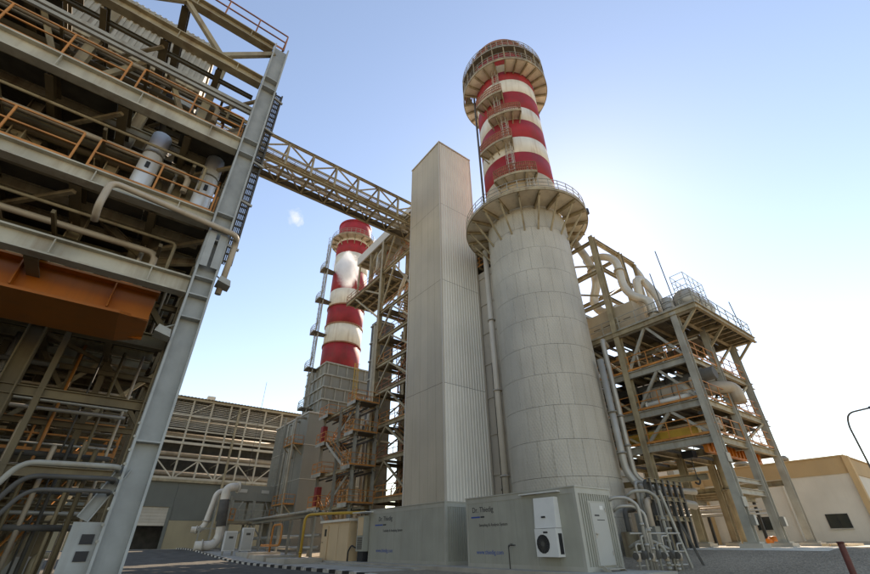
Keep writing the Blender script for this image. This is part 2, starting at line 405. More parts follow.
c1 = cabin('grey cabin under the tall ribbed tower, narrow unit on its end', 17.1, 19.75, 21.85, 30.75, PZ, CZ+.02,
      [('t', 'Dr. Thiedig', 29.55, 2.9, .4, 'ink'), ('b', 30.0, 28.95, 2.62, .08, 'blue'), ('b', 28.9, 28.5, 2.62, .08, 'ink'),
       ('t', 'Turbidity & Analysing System', 28.9, 2.23, .21, 'ink'), ('t', 'www.thiedig.com', 29.7, 1.05, .31, 'web')])
# door on the near end of cabin 2 (wall facing -Y)
boxo(c2, 'door_frame', (17.85, 12.52, PZ+.17), (19.15, 12.56, PZ+2.62), 'cabinf')
dr = boxo(c2, 'door', (17.95, 12.495, PZ+.2), (19.05, 12.519, PZ+2.54), 'door')
boxo(dr, 'handle', (18.02, 12.42, PZ+1.32), (18.16, 12.494, PZ+1.36), 'galv')
boxo(dr, 'lock_plate', (18.01, 12.485, PZ+1.18), (18.07, 12.494, PZ+1.42), 'galv')
for zz in (.55, 2.2): boxo(dr, 'hinge', (18.99, 12.47, PZ+zz), (19.06, 12.494, PZ+zz+.16), 'galv')
boxo(dr, 'notice', (18.62, 12.487, PZ+2.28), (18.86, 12.494, PZ+2.44), 'acw')
boxo(dr, 'sign', (18.16, 12.489, PZ+2.02), (18.5, 12.494, PZ+2.08), 'ink'); boxo(dr, 'sign', (18.3, 12.489, PZ+1.86), (18.85, 12.494, PZ+1.89), 'ink')
cp = boxo(c2, 'canopy', (16.86, 13.35, CZ-.13), (17.12, 15.7, CZ-.09), 'acw')
# steps at the door
st = thing('door_steps', 'small grating step below the pale cabin door', 'steps', (18.5, 11.9, gz(18.5, 11.9)))
for i, (za, ya) in enumerate(((.58, 12.4), (.36, 12.1))): boxo(st, 'tread', (17.95, ya-.3, za-.04), (19.05, ya, za), 'galv')
for xx in (17.93, 19.07): mem(st, 'stringer', (xx, 11.75, gz(18, 11.7)), (xx, 12.4, .62), .05, .16, 'box', 'steelg')
# air conditioner on cabin 2
ac = thing('air_conditioner', 'white wall air conditioner with a black fan on the grey cabin', 'air conditioner', (17.09, 14.25, 1.0))
X0, X1, Y0, Y1 = 16.72, 17.1, 13.55, 14.75
b = MB(); b.add(*(lambda z0, z1, x0: ([(x0,Y0,z0),(X1,Y0,z0),(X1,Y1,z0),(x0,Y1,z0),(x0+.1,Y0,z1),(X1,Y0,z1),(X1,Y1,z1),(x0+.1,Y1,z1)], [(0,3,2,1),(4,5,6,7),(0,1,5,4),(1,2,6,5),(2,3,7,6),(3,0,4,7)]))(2.06, 3.28, X0)); b.build('upper_housing', 'acw', ac)
boxo(ac, 'lower_housing', (X0-.06, Y0+.002, .98), (X1, Y1-.002, 2.04), 'acw')
yc, zc = 14.32, 1.46
mem(ac, 'fan_ring', (X0-.075, yc, zc), (X0-.058, yc, zc), .72, None, 'tube', 'black')
g = MB()
for k in range(12):
    a = math.pi*k/12; g.bar((X0-.085, yc-.34*math.cos(a), zc-.34*math.sin(a)), (X0-.085, yc+.34*math.cos(a), zc+.34*math.sin(a)), .012)
g.build('fan_guard', 'dark', ac)
mem(ac, 'fan_hub', (X0-.1, yc, zc), (X0-.075, yc, zc), .2, None, 'tube', 'dark')
boxo(ac, 'side_grille', (X0+.08, Y0-.008, 1.08), (X1-.06, Y0+.001, 1.85), 'black')
boxo(ac, 'badge', (X0+.0, 14.1, 2.46), (X0+.06, 14.32, 2.53), 'black'); boxo(ac, 'badge', (X0-.066, 14.0, 1.86), (X0-.06, 14.25, 1.93), 'black')
# narrow unit with hood on the far end of cabin 1
ca = thing('cooling_cabinet', 'narrow grey cooling cabinet on the end of the grey cabin', 'cabinet', (16.9, 31.5, PZ))
boxo(ca, 'housing', (16.7, 30.85, PZ+.62), (17.5, 31.9, PZ+2.85), 'cabin')
boxo(ca, 'front_cover', (16.66, 31.0, PZ+1.6), (16.7, 31.75, PZ+2.75), 'tan')
boxo(ca, 'stand', (16.8, 31.0, PZ), (17.4, 31.8, PZ+.62), 'black')
boxo(ca, 'hood', (16.4, 30.3, CZ-.1), (17.6, 32.3, CZ-.05), 'acw')
for k in range(9): boxo(ca, 'louvre', (16.67, 31.02, PZ+.75+k*.085), (16.7, 31.72, PZ+.8+k*.085), 'dark')
pipe(ca, 'hose', [(16.75, 31.9, PZ+.8), (16.6, 32.4, PZ+1.0), (16.5, 32.7, PZ+.6), (16.5, 32.7, gz(16.5, 32.7))], .05, 'black', 8)
# tap in front of cabin 2
tp = thing('stand_tap', 'thin dark stand pipe with a tap before the lettered cabin', 'tap', (16.6, 17.0, PZ))
pipe(tp, 'riser', [(16.9, 16.7, PZ), (16.9, 16.7, 1.42), (16.9, 16.25, 1.42)], .025, 'dark', 8)
pipe(tp, 'spout', [(16.9, 16.45, 1.42), (16.7, 16.45, 1.42), (16.7, 16.45, 1.34)], .03, 'dark', 8)
mem(tp, 'wheel', (16.9, 16.5, 1.47), (16.9, 16.5, 1.49), .14, None, 'tube', 'dark')

# ================================================================ TOWER
TX0, TX1, TY0, TY1, TH = 20.0, 24.75, 25.45, 31.02, 41.5
tw = thing('clad_tower', 'tall pale ribbed sheet tower beside the striped chimney', 'tower', ((TX0+TX1)/2, (TY0+TY1)/2, gz(22, 28)))
TB = gz(20, 26)-.2
boxo(tw, 'core', (TX0+.09, TY0+.09, TB), (TX1-.09, TY1-.09, TH-.05), 'dark')
def ribbed(L, H, pitch=.3, d=.045):
    v, f = [], []; x = 0; prof = []
    while x < L-.001:
        for a, e in ((0, 0), (.55, 0), (.66, d), (.9, d), (1.0, 0)):
            if x+a*pitch <= L: prof.append((x+a*pitch, e))
        x += pitch
    prof.append((L, 0))
    for a, e in prof: v += [(a, e, 0), (a, e, H)]
    for i in range(len(prof)-1): f.append((2*i, 2*i+2, 2*i+3, 2*i+1))
    return v, f
NT = 4; cuts = [TB, 12.6, 22.5, 32.0, TH]
for i in range(NT):
    z0, z1 = cuts[i], cuts[i+1]-.03
    v, f = ribbed(TX1-TX0-.2, z1-z0)
    link('ribbed_panel', mesh('ribbed_panel', [(a, -e, h) for a, e, h in v], f, 'clad'), Matrix.Translation((TX0+.1, TY0+.06, z0)), tw)   # faces -Y
    link('ribbed_panel', mesh('ribbed_panel', [(a, e, h) for a, e, h in v], [q[::-1] for q in f], 'clad'), Matrix.Translation((TX0+.1, TY1-.06, z0)), tw)
    n = 5; wd = (TY1-TY0-.2)/n
    for k in range(n):
        v, f = ribbed(wd-.012, z1-z0, .22, .012)
        for X, s in ((TX0+.06, -1), (TX1-.06, 1)):
            link('wall_panel', mesh('wall_panel', [(s*e, a, h) for a, e, h in v], f if s < 0 else [q[::-1] for q in f], 'clad_shade'), Matrix.Translation((X, TY0+.1+k*wd, z0)), tw)
for x in (TX0, TX1-.12):
    for yy in (TY0, TY1-.12): boxo(tw, 'corner_trim', (x, yy, TB), (x+.12, yy+.12, TH), 'trim')
boxo(tw, 'cap', (TX0-.05, TY0-.05, TH), (TX1+.05, TY1+.05, TH+.14), 'trim')

# ================================================================ CHIMNEYS
def arc_rail(parent, c, R, z, a0, a1, n, m, h=1.1, name='railing', t=.05):
    b = MB(); P = [c+V(R*math.cos(a0+(a1-a0)*k/n), R*math.sin(a0+(a1-a0)*k/n), z) for k in range(n+1)]
    for p, q in zip(P[:-1], P[1:]):
        for hh in (h, h*.66, h*.33): b.bar(p+V(0,0,hh), q+V(0,0,hh), t)
        b.bar(p+V(0,0,.09), q+V(0,0,.09), .02, .18)
    for p in P: b.bar(p, p+V(0,0,h), t)
    return b.build(name, m, parent, c+V(0,0,z))
CX, CY = 25.4, 19.25; R1, RU = 3.58, 3.42
C1 = V(CX, CY, 0)
toc = math.atan2(-CY, -CX)                                 # direction from the chimney to the camera
ch = thing('striped_chimney', 'large red and white banded chimney with grey clad base, nearest the cabins', 'chimney', (CX, CY, gz(CX, CY)))
def at_c(me, z=0, parent=None, name=None, c=None): return link(name, me, Matrix.Translation((c or C1)+V(0, 0, z)), parent)
Z0, ZR = .6, 26.4
v, f = lathe([(R1-.06, Z0), (R1-.06, ZR)], 64); at_c(mesh('core', v, f, 'dark', True), 0, ch, 'core')
NS, NRG = 24, 12; rh = (ZR-Z0)/NRG
def sheetmesh(seed):
    v, f = sector(R1-.05, R1, 0, rh-.02, 0, 2*math.pi/NS-.004, 4)
    me = mesh('cladding_sheet', v, f, 'insul')
    uv = me.uv_layers.new(name='UVMap')
    for p in me.polygons:
        for li in p.loop_indices:
            co = me.vertices[me.loops[li].vertex_index].co
            uv.data[li].uv = (math.atan2(co.y, co.x)*R1/.2+seed*.37, co.z/.36)
    return me
sm_ = [sheetmesh(s) for s in range(3)]
for i in range(NRG):
    for k in range(NS):
        a = 2*math.pi*(k+.5*(i % 2))/NS
        dr_ = RND.uniform(0, .006)
        mt = Matrix.Translation(C1+V(0, 0, Z0+i*rh)) @ Matrix.Rotation(a, 4, 'Z') @ Matrix.Translation((dr_, 0, 0))
        link('cladding_sheet', sm_[(i*5+k) % 3], mt, ch)
bands = [('beige', 26.4, 31.0, 'base_ring'), ('red', 31.0, 33.7, 'red_band'), ('white', 33.7, 35.9, 'white_band'), ('red', 35.9, 38.6, 'red_band'), ('white', 38.6, 40.7, 'white_band'),
         ('red', 40.7, 43.4, 'red_band'), ('white', 43.4, 45.6, 'white_band'), ('red', 45.6, 47.2, 'red_band'), ('beige', 47.2, 48.6, 'collar_ring'), ('red', 48.6, 53.6, 'red_band')]
for m, a, b_, nm in bands:
    v, f = lathe([(RU-.05, a), (RU, a+.02), (RU, b_-.02), (RU-.05, b_)], 64)
    at_c(mesh(nm, v, f, m, True), 0, ch, nm)
v, f = lathe([(RU, 53.4), (RU+.12, 53.4), (RU+.12, 53.75), (RU-.25, 53.75), (RU-.25, 50)], 48); at_c(mesh('rim', v, f, 'rustrail'), 0, ch, 'rim')
# lower ring gallery
def gallery(parent, c, R0, R1_, z, n, drop, br, dm, rm, mb='steel', strut_in=None, railh=1.2, gap=()):
    v, f = sector(R0+.02, R1_, 0, .08, .004, 2*math.pi/n-.004, 4); me = mesh('deck_plate', v, f, dm)
    vf = sector(R1_-.05, R1_+.03, -.02, .28, 0, 2*math.pi/n, 4); mf = mesh('edge_plate', *vf, mb)
    for k in range(n):
        a = 2*math.pi*k/n; d = V(math.cos(a), math.sin(a), 0)
        mt = Matrix.Translation(c+V(0, 0, z)) @ Matrix.Rotation(a, 4, 'Z')
        if k not in gap: link('deck_plate', me, mt, parent)
        link('edge_plate', mf, mt, parent)
        mem(parent, 'bracket', c+d*(R0-.02)+V(0,0,z-br/2-.01), c+d*(R1_-.06)+V(0,0,z-br/2-.01), .14, br, 'ibeam', mb)
        if drop: mem(parent, 'strut', c+d*(R0-.02)+V(0,0,z-drop), c+d*(R1_*.82+R0*.18)+V(0,0,z-br), .13, None, 'box', mb)
    arc_rail(parent, c+V(0,0,0), R1_-.02, z+.08, 0, 2*math.pi, 2*n, rm, railh, t=.045)
gallery(ch, C1, R1, 5.6, 26.5, 20, 2.6, .32, 'plate', 'steelg', gap=(4,))
gallery(ch, C1, RU, 4.95, 47.0, 24, 0, .3, 'plate', 'steelg', mb='steel', railh=1.3, gap=(3, 9, 14))
arc_rail(ch, C1, 4.93, 49.6, 0, 2*math.pi, 48, 'steelg', 1.2, t=.05)
for k in range(24):
    a = 2*math.pi*k/24; mem(ch, 'crown_post', C1+V(4.9*math.cos(a), 4.9*math.sin(a), 47.1), C1+V(4.9*math.cos(a), 4.9*math.sin(a), 49.7), .09, None, 'box', 'steel')
v, f = lathe([(4.2, 49.5), (4.97, 49.5), (4.97, 49.62), (4.2, 49.62)], 48); at_c(mesh('crown_walkway', v, f, 'grate'), 0, ch, 'crown_walkway')
# inner upper walkway of the crown
v, f = lathe([(RU+.01, 51.3), (RU+.7, 51.3), (RU+.7, 51.38), (RU+.01, 51.38)], 48); at_c(mesh('upper_walkway', v, f, 'grate'), 0, ch, 'upper_walkway')
arc_rail(ch, C1, RU+.68, 51.38, 0, 2*math.pi, 40, 'rustrail', 1.0)
for k in range(16):
    a = 2*math.pi*k/16; d = V(math.cos(a), math.sin(a), 0)
    mem(ch, 'crown_brace', C1+d*4.75+V(0,0,47.2), C1+d*(RU+.65)+V(0,0,51.3), .09, None, 'box', 'rustrail')
# arc platforms
for z, a0, a1, in ((29.9, -.5, .42), (34.8, -.82, .02), (38.7, -.47, .32), (42.3, -.8, -.05)):
    A0, A1 = toc+a0, toc+a1
    P = [sector(RU+.02, RU+.98, 0, .08, A0+(A1-A0)*k/4+.004, A0+(A1-A0)*(k+1)/4-.004, 2) for k in range(4)]
    for v, f in P: at_c(mesh('platform_plate', v, f, 'plate'), z, ch, 'platform_plate')
    for k in range(5):
        a = A0+(A1-A0)*k/4; d = V(math.cos(a), math.sin(a), 0)
        mem(ch, 'bracket', C1+d*(RU-.02)+V(0,0,z-.1), C1+d*(RU+1.0)+V(0,0,z-.1), .1, .18, 'ibeam', 'steel')
        mem(ch, 'strut', C1+d*(RU-.02)+V(0,0,z-.75), C1+d*(RU+.9)+V(0,0,z-.2), .09, None, 'box', 'steel')
    v, f = sector(RU+.96, RU+1.02, -.06, .2, A0, A1, 10); at_c(mesh('edge_plate', v, f, 'steel'), z, ch, 'edge_plate')
    arc_rail(ch, C1, RU+.98, z+.08, A0, A1, 22, 'rustrail', 1.2, t=.06)
    for a in (A0, A1):
        d = V(math.cos(a), math.sin(a), 0); rail(ch, [C1+d*(RU+.05)+V(0,0,z+.08), C1+d*(RU+.98)+V(0,0,z+.08)], 'rustrail', posts=False)
for z0, z1, a in ((26.6, 30.9, .3), (29.8, 35.2, -.1), (34.0, 39.9, -.12), (38.7, 43.5, -.25), (42.3, 48.2, -.2)):
    d = V(math.cos(toc+a), math.sin(toc+a), 0)
    ladder(ch, C1+d*(RU+.2)+V(0,0,z0), C1+d*(RU+.2)+V(0,0,z1), d, 'pipe')
# vertical conduit on the left flank and ducts beside the clad base
for a, r in ((-1.38, .11), (-1.44, .07)):
    d = V(math.cos(toc+a), math.sin(toc+a), 0); pipe(ch, 'conduit', [C1+d*(RU+.25)+V(0,0,27), C1+d*(RU+.25)+V(0,0,48.8)], r, 'dark', 8)
for a in (.7, 2.2, 3.6):
    d = V(math.cos(a), math.sin(a), 0)
    p = C1+d*4.8+V(0,0,50.2); mem(ch, 'warning_lamp', p, p+V(0,0,.45), .3, None, 'tube', 'dark')
p = C1+V(math.cos(toc+1.75), math.sin(toc+1.75), 0)*6.0+V(0,0,28.2); mem(ch, 'warning_lamp', p, p+V(0,0,.55), .4, None, 'tube', 'black')

# second chimney
C2 = V(25.5, 59.0, 0); RB = 3.0
c2h = thing('striped_chimney', 'smaller distant red and white chimney behind the rising steam', 'chimney', (C2.x, C2.y, gz(C2.x, C2.y)))
v, f = lathe([(RB-.1, 1), (RB-.1, 24)], 40); at_c(mesh('flue', v, f, 'casing', True), 0, c2h, 'flue', C2)
for m, a, b_, nm in (('red', 24.4, 28.5, 'red_band'), ('white', 28.5, 31.9, 'white_band'), ('red', 31.9, 35.3, 'red_band'), ('white', 35.3, 38.4, 'white_band'), ('red', 38.4, 42.3, 'red_band'), ('white', 42.3, 46, 'white_band'), ('red', 46, 48.6, 'red_band'), ('white', 48.6, 50.2, 'white_band'), ('red', 50.2, 53.2, 'red_band')):
    v, f = lathe([(RB-.06, a), (RB, a+.03), (RB, b_-.03), (RB-.06, b_)], 48); at_c(mesh(nm, v, f, m, True), 0, c2h, nm, C2)
for z in (28.5, 31.9, 35.3): 
    v, f = lathe([(RB, z-.1), (RB+.14, z-.1), (RB+.14, z+.1), (RB, z+.1)], 40); at_c(mesh('stiffener_ring', v, f, 'rustrail'), 0, c2h, 'stiffener_ring', C2)
v, f = lathe([(RB-.06, 53.1), (RB+.1, 53.1), (RB+.1, 53.4), (RB-.2, 53.4), (RB-.2, 48)], 40); at_c(mesh('rim', v, f, 'red'), 0, c2h, 'rim', C2)
gallery(c2h, C2, RB, 4.1, 49.2, 16, 1.4, .25, 'plate', 'steelg', railh=1.2)
tc2 = math.atan2(-C2.y, -C2.x); dl = V(math.cos(tc2-1.2), math.sin(tc2-1.2), 0)
for k, z in enumerate((18, 24, 30, 36, 42)):
    q = C2+dl*(RB+1.3)+V(0,0,z)
    ladder(c2h, q, q+V(0,0,6.6 if k < 4 else 7.2), dl, 'steelg', .7)
    a = tc2-1.2
    v, f = sector(RB+.05, RB+2.3, 0, .09, a-.2, a+.2, 4); at_c(mesh('rest_platform', v, f, 'grate'), z, c2h, 'rest_platform', C2)
    arc_rail(c2h, C2, RB+2.28, z+.09, a-.2, a+.2, 4, 'steelg')
    for s in (-.16, .16): mem(c2h, 'mast_leg', C2+V(math.cos(a+s), math.sin(a+s), 0)*(RB+1.5)+V(0,0,z-6 if k == 0 else z), C2+V(math.cos(a+s), math.sin(a+s), 0)*(RB+1.5)+V(0,0,z+6.4), .14, None, 'box', 'steelg')
    mem(c2h, 'mast_brace', C2+V(math.cos(a-.16), math.sin(a-.16), 0)*(RB+1.5)+V(0,0,z), C2+V(math.cos(a+.16), math.sin(a+.16), 0)*(RB+1.5)+V(0,0,z+6), .1, None, 'box', 'steelg')

# ================================================================ RIGHT STEEL STRUCTURE (open platforms with pipework)
rs = thing('platform_structure', 'open multi-level beige steel platform structure right of the big chimney', 'steel structure', (33, 13, gz(33, 13)))
XA, XC, XB = 29.0, 33.3, 38.2; YA, YD, YE = 10.55, 15.0, 20.2
LV = [7.0, 9.2, 12.05, 15.35]
for x in (XA, XC, XB):
    for yy in (YA, YD, YE):
        g = gz(x, yy)
        front = (yy == YA)
        top = 24.9 if (yy == YD and x < 35) else 15.2
        mem(rs, 'column', (x, yy, g+.28), (x, yy, top), .42, .46, 'ibeam', 'steelg' if front else 'steel', upv=(1, 0, 0))
        boxo(rs, 'base_plate', (x-.38, yy-.38, g+.2), (x+.38, yy+.38, g+.28), 'steelg')
        boxo(rs, 'pedestal', (x-.55, yy-.55, g-.2), (x+.55, yy+.55, g+.2), 'conc')
for x in (XA,):
    for z in (3.1, 5.4): boxo(rs, 'splice_plate', (x-.27, YA-.28, z), (x+.27, YA-.24, z+.5), 'steelg')
mem(rs, 'tie_beam', (XA+.2, YA, 3.95), (XC-.2, YA, 3.95), .2, .3, 'ibeam', 'steelg'); mem(rs, 'tie_beam', (XA+.2, YA, 4.55), (XC-.2, YA, 4.55), .2, .26, 'ibeam', 'steelg')
mem(rs, 'tie_beam', (XB, YE, 4.7), (XB, YA, 4.9), .25, .36, 'ibeam', 'steel'); mem(rs, 'tie_beam', (XA+2, YE, 5.0), (XA+2, YA+2, 5.0), .25, .36, 'ibeam', 'steel')
for i, z in enumerate(LV):
    dz = .46
    ya = YA-1.45 if i == 3 else YA
    for x in (XA, XC, XB):
        mem(rs, 'floor_beam', (x, ya, z-dz/2), (x, YE+.2, z-dz/2), .26, dz, 'ibeam', 'steelg' if x == XA else 'steel')
    for yy in (YA, YD, YE):
        mem(rs, 'floor_beam', (XA+.03, yy, z-dz/2-.012), (XB+(1.1 if i else .2), yy, z-dz/2-.012), .24, dz-.03, 'ibeam', 'steel')
    n = 11
    for k in range(n):
        yj = ya+.4+(YE-ya-.6)*k/(n-1)
        mem(rs, 'joist', (XA+.05, yj, z-.13), (XB+.1, yj, z-.13), .12, .2, 'ibeam', 'steel' if k % 2 else 'dark')
    # grating panels, some left out where pipes pass
    for a in range(4):
        for c in range(5):
            if i == 0 and (a > 0 or c < 2): continue
            if (i, a, c) in ((1, 1, 2), (2, 1, 1), (2, 2, 2), (1, 2, 1), (2, 0, 3), (3, 1, 3), (3, 2, 2)): continue
            x0 = XA+.1+(XB-XA)*a/4; y0 = ya+.05+(YE-ya)*c/5
            boxo(rs, 'grating_panel', (x0+.02, y0+.02, z+.0), (x0+(XB-XA)/4-.02, y0+(YE-ya)/5-.02, z+.045), 'grate')
    rm = 'orange' if i < 3 else 'steelg'
    rail(rs, [(XA-.1, YE, z+.05), (XA-.1, ya-.1, z+.05), (XB+.4, ya-.1, z+.05), (XB+.4, YE, z+.05)], rm, step=1.4, t=.045)
mem(rs, 'edge_beam', (XA-.2, YA-1.55, 15.12), (XB+.6, YA-1.55, 15.12), .22, .42, 'ibeam', 'steel')
mem(rs, 'edge_beam', (XA-.2, YA-1.55, 15.135), (XA-.2, YE, 15.135), .2, .4, 'ibeam', 'steel')
for x in (XA, XC, XB):
    mem(rs, 'knee_brace', (x, YA, 13.6), (x, YA-1.4, 14.95), .16, None, 'box', 'steel')
for x in fr(XA+.6, XB+.3, 10): mem(rs, 'outrigger', (x, YA, 15.05), (x, YA-1.45, 15.05), .12, .24, 'ibeam', 'steel')
# chevron braces on the two seen faces
ym = (YA+YD)/2
for z0, z1 in ((LV[2], LV[3]), (LV[1], LV[2]), (LV[0], LV[1])):
    for yb in (YA+.2, YD-.2): mem(rs, 'brace', (XA, ym+.08*(1 if yb > ym else -1), z1-.45), (XA, yb, z0+.05), .17, None, 'box', 'steelg')
    for yb in (YD+.2, YE-.2): mem(rs, 'brace', (XA, (YD+YE)/2, z1-.45), (XA, yb, z0+.05), .15, None, 'box', 'steel')
    mem(rs, 'brace', (XC+.2, YA, z0+.1), (XB-.2, YA, z1-.4), .15, None, 'box', 'steel')
    for yb in (YA+.2, YD-.2): mem(rs, 'brace', (XB, ym, z1-.45), (XB, yb, z0+.05), .15, None, 'box', 'steel')
# upper pipe frame behind the chimney
for z in (18.6, 21.6, 24.7):
    mem(rs, 'frame_beam', (XA, YD, z), (XC+2.6, YD, z), .22, .32, 'ibeam', 'steel')
    for x in (XA, XC): mem(rs, 'frame_beam', (x, YD, z-.34), (x, YE, z-.34), .22, .3, 'ibeam', 'steel')
for yy in (YD,): mem(rs, 'column', (XC+2.5, yy, 15.3), (XC+2.5, yy, 24.6), .3, .3, 'ibeam', 'steel')
for x in (XA, XC): mem(rs, 'column', (x, YE, 15.3), (x, YE, 24.6), .36, .36, 'ibeam', 'steel')
mem(rs, 'brace', (XA, YD+.2, 18.8), (XA, YE-.2, 21.3), .14, None, 'box', 'steel'); mem(rs, 'brace', (XA, YD+.2, 21.8), (XA, YE-.2, 24.2), .14, None, 'box', 'steel')
mem(rs, 'brace', (XA+.2, YD, 18.7), (XC-.2, YD, 21.4), .12, None, 'box', 'steel')
# process pipes of this structure: each is a thing
def rp(label, pts, r, m='pipe', fl=(), bend=None): 
    return tag(pipe(None, 'process_pipe', pts, r, m, 14, bend, fl), label, 'pipe', 'process pipes on the beige platform structure')
rp('fat pale steam pipe dropping and looping beside the chimney flank', [(30, 17.3, 26.2), (30, 16.4, 23.6), (30, 16.0, 20.9), (30, 16.9, 19.3), (30, 16.3, 17.9), (30, 14.0, 17.55)], .36, 'pipe', ((1, .5), (4, .6)), .9)
rp('pale looping steam pipe running from the tall column to the flange', [(30.5, 17.0, 23.9), (30.5, 15.3, 23.6), (30.5, 14.1, 22.5), (30.5, 14.15, 19.6), (30.5, 13.5, 18.4), (30.8, 12.6, 17.8), (30.8, 12.6, 15.4)], .33, 'pipe', ((2, .4), (5, .5)), .8)
rp('short upright pale pipe with a bend on the upper platform', [(31.5, 13.8, 15.4), (31.5, 13.4, 20.5), (32.5, 13.3, 20.7), (32.5, 12.5, 18.6), (32.5, 12.6, 15.4)], .33, 'pipe', ((0, .6), (3, .5)), .7)
rp('thin pale vent pipe curving over the top of the frame', [(30.0, 15.3, 24.95), (36.0, 15.3, 24.95), (36.6, 14.9, 23.6), (36.6, 14.6, 15.4)], .2, 'pipe', (), .7)
rp('silver clad downpipe running close beside the chimney base', [(26.3, 15.28, 12.6), (26.3, 15.28, 5.2), (26.6, 14.7, 4.2), (28.2, 14.2, 3.7), (30.4, 13.6, 3.4)], .23, 'galv', ((0, .5), (0, .85)), .7)
rp('slim silver downpipe between the chimney and the first column', [(29.0, 16.0, 14.6), (27.5, 15.45, 14.6), (27.5, 15.45, 5.0), (28.3, 14.6, 4.3), (31, 13.6, 4.2)], .18, 'galv', ((1, .6), (1, .8)), .5)
rp('long dark horizontal header under the second platform from the top', [(30.6, 17.5, 11.0), (30.6, 9.9, 11.0)], .42, 'dark', ((0, .3), (0, .6), (0, .9)))
rp('large grey header with a turned end under the second platform', [(32.4, 19, 10.6), (32.4, 11.0, 10.6), (33.6, 10.1, 10.6), (33.6, 10.1, 9.5)], .45, 'pipeb', ((0, .4), (0, .8)), .8)
rp('bright bare pipe lying along the third platform edge', [(29.35, 15.2, 9.62), (29.35, 10.8, 9.62)], .17, 'acw', ((0, .2),))
rp('beige header hanging below the lowest platform', [(31.6, 19, 8.0), (31.6, 11, 8.0)], .3, 'pipeb', ((0, .5),))
rp('pair-leg riser pipe standing between second and third columns', [(35.0, 13.2, 1.3), (35.0, 13.2, 12.0)], .24, 'steel', ((0, .3),))
for k in range(26):                                                # small-bore lines and cable ladders under the floors
    i = RND.randrange(3); z = LV[i+1]-.6-RND.random()*.7
    if RND.random() < .5:
        yy = RND.uniform(YA+.5, YE-.5); pipe(rs, 'small_pipe', [(XA+.3, yy, z), (XB-.3, yy, z)], RND.uniform(.04, .12), RND.choice(['pipeb', 'steel', 'galv', 'dark']), 8)
    else:
        x = RND.uniform(XA+.4, XB-.4); pipe(rs, 'small_pipe', [(x, YA+.3, z), (x, YE-.3, z)], RND.uniform(.04, .12), RND.choice(['pipeb', 'steel', 'galv', 'dark']), 8)
for k in range(16):
    x, yy = RND.uniform(XA+.5, XB-.5), RND.uniform(YA+.4, YD); i = RND.randrange(3)
    pipe(rs, 'small_pipe', [(x, yy, LV[i]), (x, yy, LV[i]+1.6), (x+.6, yy, LV[i]+1.6), (x+.6, yy, LV[i+1]-.3)], RND.uniform(.04, .09), RND.choice(['pipeb', 'galv', 'rustrail', 'orange']), 8)
for k in range(30):
    i = RND.randrange(3); z = LV[i+1]-.35-RND.random()*.9; yy = RND.uniform(YA+.3, YD+1); x = RND.uniform(XA+.3, XB-1.5)
    pipe(rs, 'small_pipe', [(x, yy, z), (x+RND.uniform(.8, 2.5), yy, z), (x+RND.uniform(.8, 2.5), yy+RND.uniform(.5, 2), z-.3)], RND.uniform(.03, .08), RND.choice(['pipeb', 'steel', 'rustrail', 'dark', 'orange']), 8)
# equipment
def vessel(label, p0, p1, r, m, cat='vessel'):
    t = thing('pressure_vessel', label, cat, p0); p0, p1 = Vector(p0), Vector(p1); d = (p1-p0).normalized()
    L = (p1-p0).length; v, f = lathe([(.02, -r*.45), (r*.6, -r*.36), (r*.9, -r*.16), (r, 0), (r, L), (r*.9, L+r*.16), (r*.6, L+r*.36), (.02, L+r*.45)], 24)
    X, Y, Z = frame(p0, p1); mt = Matrix(((X.x, Y.x, Z.x, p0.x), (X.y, Y.y, Z.y, p0.y), (X.z, Y.z, Z.z, p0.z), (0,0,0,1)))
    link('shell', mesh('shell', v, f, m, True), mt, t)
    for q in (.2, .5, .8):
        c = p0.lerp(p1, q); mem(t, 'band', c-d*.04, c+d*.04, r*2.05, None, 'tube', 'steelg')
    for q in (.25, .75):
        c = p0.lerp(p1, q)
        if abs(d.z) < .5: boxo(t, 'saddle', (c.x-.15 if abs(d.x) > .5 else c.x-r*.8, c.y-.15 if abs(d.y) > .5 else c.y-r*.8, c.z-r-.25), (c.x+.15 if abs(d.x) > .5 else c.x+r*.8, c.y+.15 if abs(d.y) > .5 else c.y+r*.8, c.z-r*.55), 'steel')
        else: boxo(t, 'skirt', (p0.x-r*.7, p0.y-r*.7, p0.z-r*.45-.35+q*.001), (p0.x+r*.7, p0.y+r*.7, p0.z-r*.1), 'steel') if q < .5 else None
    c = p0.lerp(p1, .5); 
    if abs(d.z) < .5: mem(t, 'nozzle', c, c+V(0,0,r+.35), .35, None, 'tube', m)
    return t
vessel('grey drum lying near the corner of the top platform', (30.2, 10.0, 16.5), (33.4, 10.0, 16.5), .8, 'galv')
vessel('small upright silver drum standing on the top platform', (31.4, 11.6, 15.9), (31.4, 11.6, 17.5), .45, 'galv')
vessel('beige drum lying on the third platform behind the braces', (30.4, 12.0, 10.25), (30.4, 14.6, 10.25), .7, 'pipeb')
bxp = boxo(None, 'equipment_box', (29.3, 13.3, 15.42), (30.9, 17.5, 17.6), 'beige'); tag(bxp, 'beige sheet enclosure on the top platform by the tall column', 'enclosure')
for k in range(4): boxo(bxp, 'vent_slot', (29.285, 13.7+k*.9, 16.3), (29.299, 14.3+k*.9, 16.36), 'dark')
